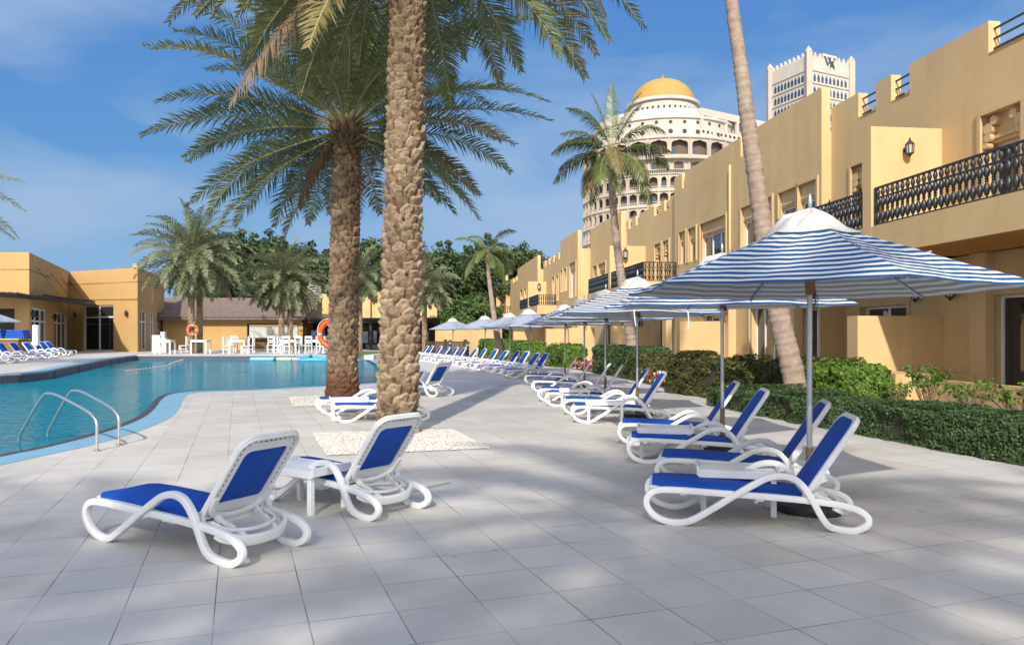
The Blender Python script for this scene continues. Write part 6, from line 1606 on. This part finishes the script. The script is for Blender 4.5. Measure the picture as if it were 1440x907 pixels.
# ------------------------------------------------------------------ hedges
def hedge(path, w, h, label, lf, size, dens, seed, name='hedge', rough=.06, round_=.35, z0=0):
    """clipped hedge along path (2-D points)"""
    rnd = random.Random(seed); b = path[0]; root = empty(name, (b[0], b[1], z0), label, 'hedge', 'hedges and shrubs in the planting bed')
    pts = [Vector((p[0] - b[0], p[1] - b[1])) for p in path]; L_ = sum((pts[i + 1] - pts[i]).length for i in range(len(pts) - 1))
    core = MB()
    for i in range(len(pts) - 1):
        a, c = pts[i], pts[i + 1]; t = (c - a).normalized(); n = Vector((-t.y, t.x)) * (w / 2 - .07)
        core.prism([(a.x - n.x, a.y - n.y), (c.x - n.x, c.y - n.y), (c.x + n.x, c.y + n.y), (a.x + n.x, a.y + n.y)], .06, h - .09)
    core.build('twigs', M['hedge_core'], root)
    mb = MB(); N_ = int(dens * L_ * (w + 2 * h))
    for _ in range(N_):
        s = rnd.random() * L_; k = 0
        while k < len(pts) - 2 and s > (pts[k + 1] - pts[k]).length: s -= (pts[k + 1] - pts[k]).length; k += 1
        t = (pts[k + 1] - pts[k]).normalized(); n = Vector((-t.y, t.x)); c = pts[k] + t * s
        q = rnd.random() * (w + 2 * h)
        if q < w: o, z, nv = (q - w / 2), h, Vector((0, 0, 1))
        elif q < w + h: o, z, nv = -w / 2, (q - w), Vector((-n.x, -n.y, .2))
        else: o, z, nv = w / 2, (q - w - h), Vector((n.x, n.y, .2))
        # rounded shoulders
        if abs(o) > w / 2 - round_ * h * .5 and z > h * (1 - round_ * .5):
            ex = (abs(o) - (w / 2 - round_ * h * .5)) / (round_ * h * .5); ez = (z - h * (1 - round_ * .5)) / (h * round_ * .5); m_ = math.hypot(ex, ez)
            if m_ > 1: o = math.copysign(w / 2 - round_ * h * .5 + ex / m_ * round_ * h * .5, o); z = h * (1 - round_ * .5) + ez / m_ * h * round_ * .5
        gp = Vector((c.x + b[0], c.y + b[1], z)); wob = noise.noise(gp * 2.3) * rough * 1.6 + noise.noise(gp * 7) * rough * .8
        p = Vector((c.x + n.x * o, c.y + n.y * o, z)) + nv * (wob - rnd.random() ** 2 * .10)
        if p.z < .02: p.z = .02
        nn = (nv + Vector((rnd.uniform(-1, 1), rnd.uniform(-1, 1), rnd.uniform(-.5, 1)))).normalized(); a = nn.cross(Vector((rnd.random() - .5, rnd.random() - .5, rnd.random() - .5))).normalized(); b2 = nn.cross(a); sz = size * rnd.uniform(.6, 1.35)
        mb.add((p - a * sz, p - b2 * sz * .55, p + a * sz, p + b2 * sz * .55), ((0, 1, 2, 3),))
    for e, q_ in ((0, 1), (len(pts) - 1, len(pts) - 2)):
        t = (pts[e] - pts[q_]).normalized(); n = Vector((-t.y, t.x))
        for _ in range(int(dens * w * h * 1.15)):
            o = rnd.uniform(-.5, .5) * w; z = rnd.random() * h; nv = Vector((t.x, t.y, .2))
            bul = .10 * (1 - (2 * o / w) ** 2) + .04
            if abs(o) > w / 2 - .12 and z > h - .12: continue
            p = Vector((pts[e].x + n.x * o + t.x * bul, pts[e].y + n.y * o + t.y * bul, z)) + nv * (noise.noise(Vector((o, z, e)) * 4) * rough - rnd.random() ** 2 * .08)
            p.z = max(p.z, .02); nn = (nv + Vector((rnd.uniform(-1, 1), rnd.uniform(-1, 1), rnd.uniform(-.5, 1)))).normalized(); a = nn.cross(Vector((rnd.random() - .5, rnd.random() - .5, rnd.random() - .5))).normalized(); b2 = nn.cross(a); sz = size * rnd.uniform(.6, 1.35)
            mb.add((p - a * sz, p - b2 * sz * .55, p + a * sz, p + b2 * sz * .55), ((0, 1, 2, 3),))
    mb.build('leaves', M[lf], root); return root
def pxy(px, py): p = P(px, py); return (p.x, p.y)
# near clipped hedge
hedge([(7.15, 7.6), (6.7, 9.6), (6.25, 11.4), (6.02, 12.7)], 1.0, .56, 'long low clipped dark green hedge nearest, running out of the right edge', 'hedge_leaf', .022, 5200, 1)
hedge([(5.92, 13.2), (5.6, 14.6), (5.4, 15.6)], 1.1, .50, 'low soft hedge in front of the leaning coconut palm', 'hedge_leaf', .022, 4300, 2, rough=.12)
hedge([(5.25, 15.9), (4.95, 17.6)], .95, .42, 'low grey green hedge left of the leaning coconut palm', 'hedge_leaf', .022, 4000, 12, rough=.12)
hedge([(6.9, 14.9), (6.7, 16.0)], 1.1, 1.02, 'bright green leafy shrub block right of the leaning coconut palm', 'hedge_bright', .045, 1500, 3, rough=.16, name='shrub_block')
hedge([(6.6, 16.9), (5.9, 19.0), (4.9, 21.6)], 1.2, 1.02, 'tall mixed hedge with bronze leaves, left of the leaning coconut palm', 'hedge_mixed', .040, 1700, 4, rough=.14)
hedge([(5.2, 28.6), (4.3, 33.0)], 1.7, 1.15, 'clipped dark green hedge behind the fourth parasol pole', 'hedge_leaf', .05, 900, 5)
hedge([(5.0, 27.4), (4.8, 28.2)], 1.2, .95, 'bronze shrub at the near end of the clipped dark hedge', 'hedge_mixed', .05, 900, 15, name='shrub_block')
hedge([(3.1, 38.0), (2.4, 40.6)], 1.2, 1.1, 'small bright round-topped hedge behind the seventh parasol pole', 'hedge_bright', .06, 700, 6, rough=.2)
hedge([(1.35, 46.5), (.6, 49.5)], 1.6, 1.25, 'clipped bright hedge right of the thin coconut palm foot', 'hedge_bright', .07, 550, 7)
hedge([(-1.6, 52.5), (-.7, 50.5)], 1.5, 1.35, 'clipped bright hedge left of the thin coconut palm foot', 'hedge_bright', .07, 550, 8)
# loose shrubs by the near terrace
def shrub(loc, h, w, label, seed, lf='hedge_bright', n=520, size=.045):
    rnd = random.Random(seed); r = empty('potted_shrub' if 0 else 'shrub', loc, label, 'shrub', 'loose shrubs before the terrace'); mb = MB(); lv = MB()
    for k in range(26):
        a = rnd.random() * 6.28; t = rnd.uniform(.3, 1); tip = Vector((math.cos(a) * w / 2 * t, math.sin(a) * w / 2 * t, h * rnd.uniform(.65, 1))); mid = tip * .5 + Vector((rnd.uniform(-.05, .05), rnd.uniform(-.05, .05), .05))
        mb.tube(catmull([(0, 0, 0), mid, tip], False, 3), .008, 4)
        for j in range(3): b_ = mid.lerp(tip, rnd.random()); mb.tube([b_, b_ + Vector((rnd.uniform(-.12, .12), rnd.uniform(-.12, .12), rnd.uniform(.05, .18)))], .004, 3)
        leafclump(lv, tip, (.10, .10, .08), n // 26, size, rnd)
    mb.build('stems', M['twig'], r); lv.build('leaves', M[lf], r)
shrub((7.95, 14.6, 0), 1.0, .8, 'leggy bright shrub against the near privacy wall', 1)
shrub((8.1, 13.6, 0), .78, .85, 'twiggy half-bare shrub in the middle before the terrace', 2, n=320)
shrub((8.25, 12.4, 0), .85, .95, 'twiggy shrub at the right edge before the glass door', 3, n=360)
shrub((7.4, 14.75, 0), .65, .5, 'small sprig of leaves beside the bright shrub block', 4, n=160)
# flowers
rnd = random.Random(77); mbr = MB(); mbw = MB(); mbg = MB()
for _ in range(12000):
    t = rnd.random(); i = rnd.random()
    Y = 17.5 * (54 / 17.5) ** t
    # bed edge x at this Y
    ex = None
    for k in range(len(bed_edge) - 1):
        a, b = bed_edge[k], bed_edge[k + 1]
        if min(a.y, b.y) <= Y <= max(a.y, b.y): ex = a.x + (b.x - a.x) * (Y - a.y) / (b.y - a.y); break
    if ex is None: continue
    off = rnd.uniform(.12, 1.1 if Y < 26 else 1.6); p = Vector((ex + off, Y, rnd.uniform(.02, .36))); s = rnd.uniform(.025, .055) * (1 + Y / 50)
    tgt = (mbr, mbg, mbg, mbw)[rnd.choice((0, 0, 1, 1, 2, 3) if Y < 30 else (0, 0, 0, 1, 3))]
    a = Vector((rnd.uniform(-1, 1), rnd.uniform(-1, 1), rnd.uniform(-.6, .6))).normalized() * s; b = Vector((rnd.uniform(-1, 1), rnd.uniform(-1, 1), rnd.uniform(.2, 1))).normalized() * s * .8
    tgt.add((p - a, p - b, p + a, p + b), ((0, 1, 2, 3),))
fl = mbr.build('flower_bed', M['red_flower']); tag(fl, 'strip of red flowers along the right edge of the paving', 'flowers', kind='stuff')
o = mbg.build('flower_leaves', M['hedge_mixed']); tag(o, 'low green leaves among the red flowers', 'ground cover', kind='stuff')
o = mbw.build('white_blossoms', M['white_flower']); tag(o, 'scattered white blossoms among the red flowers', 'flowers', kind='stuff')
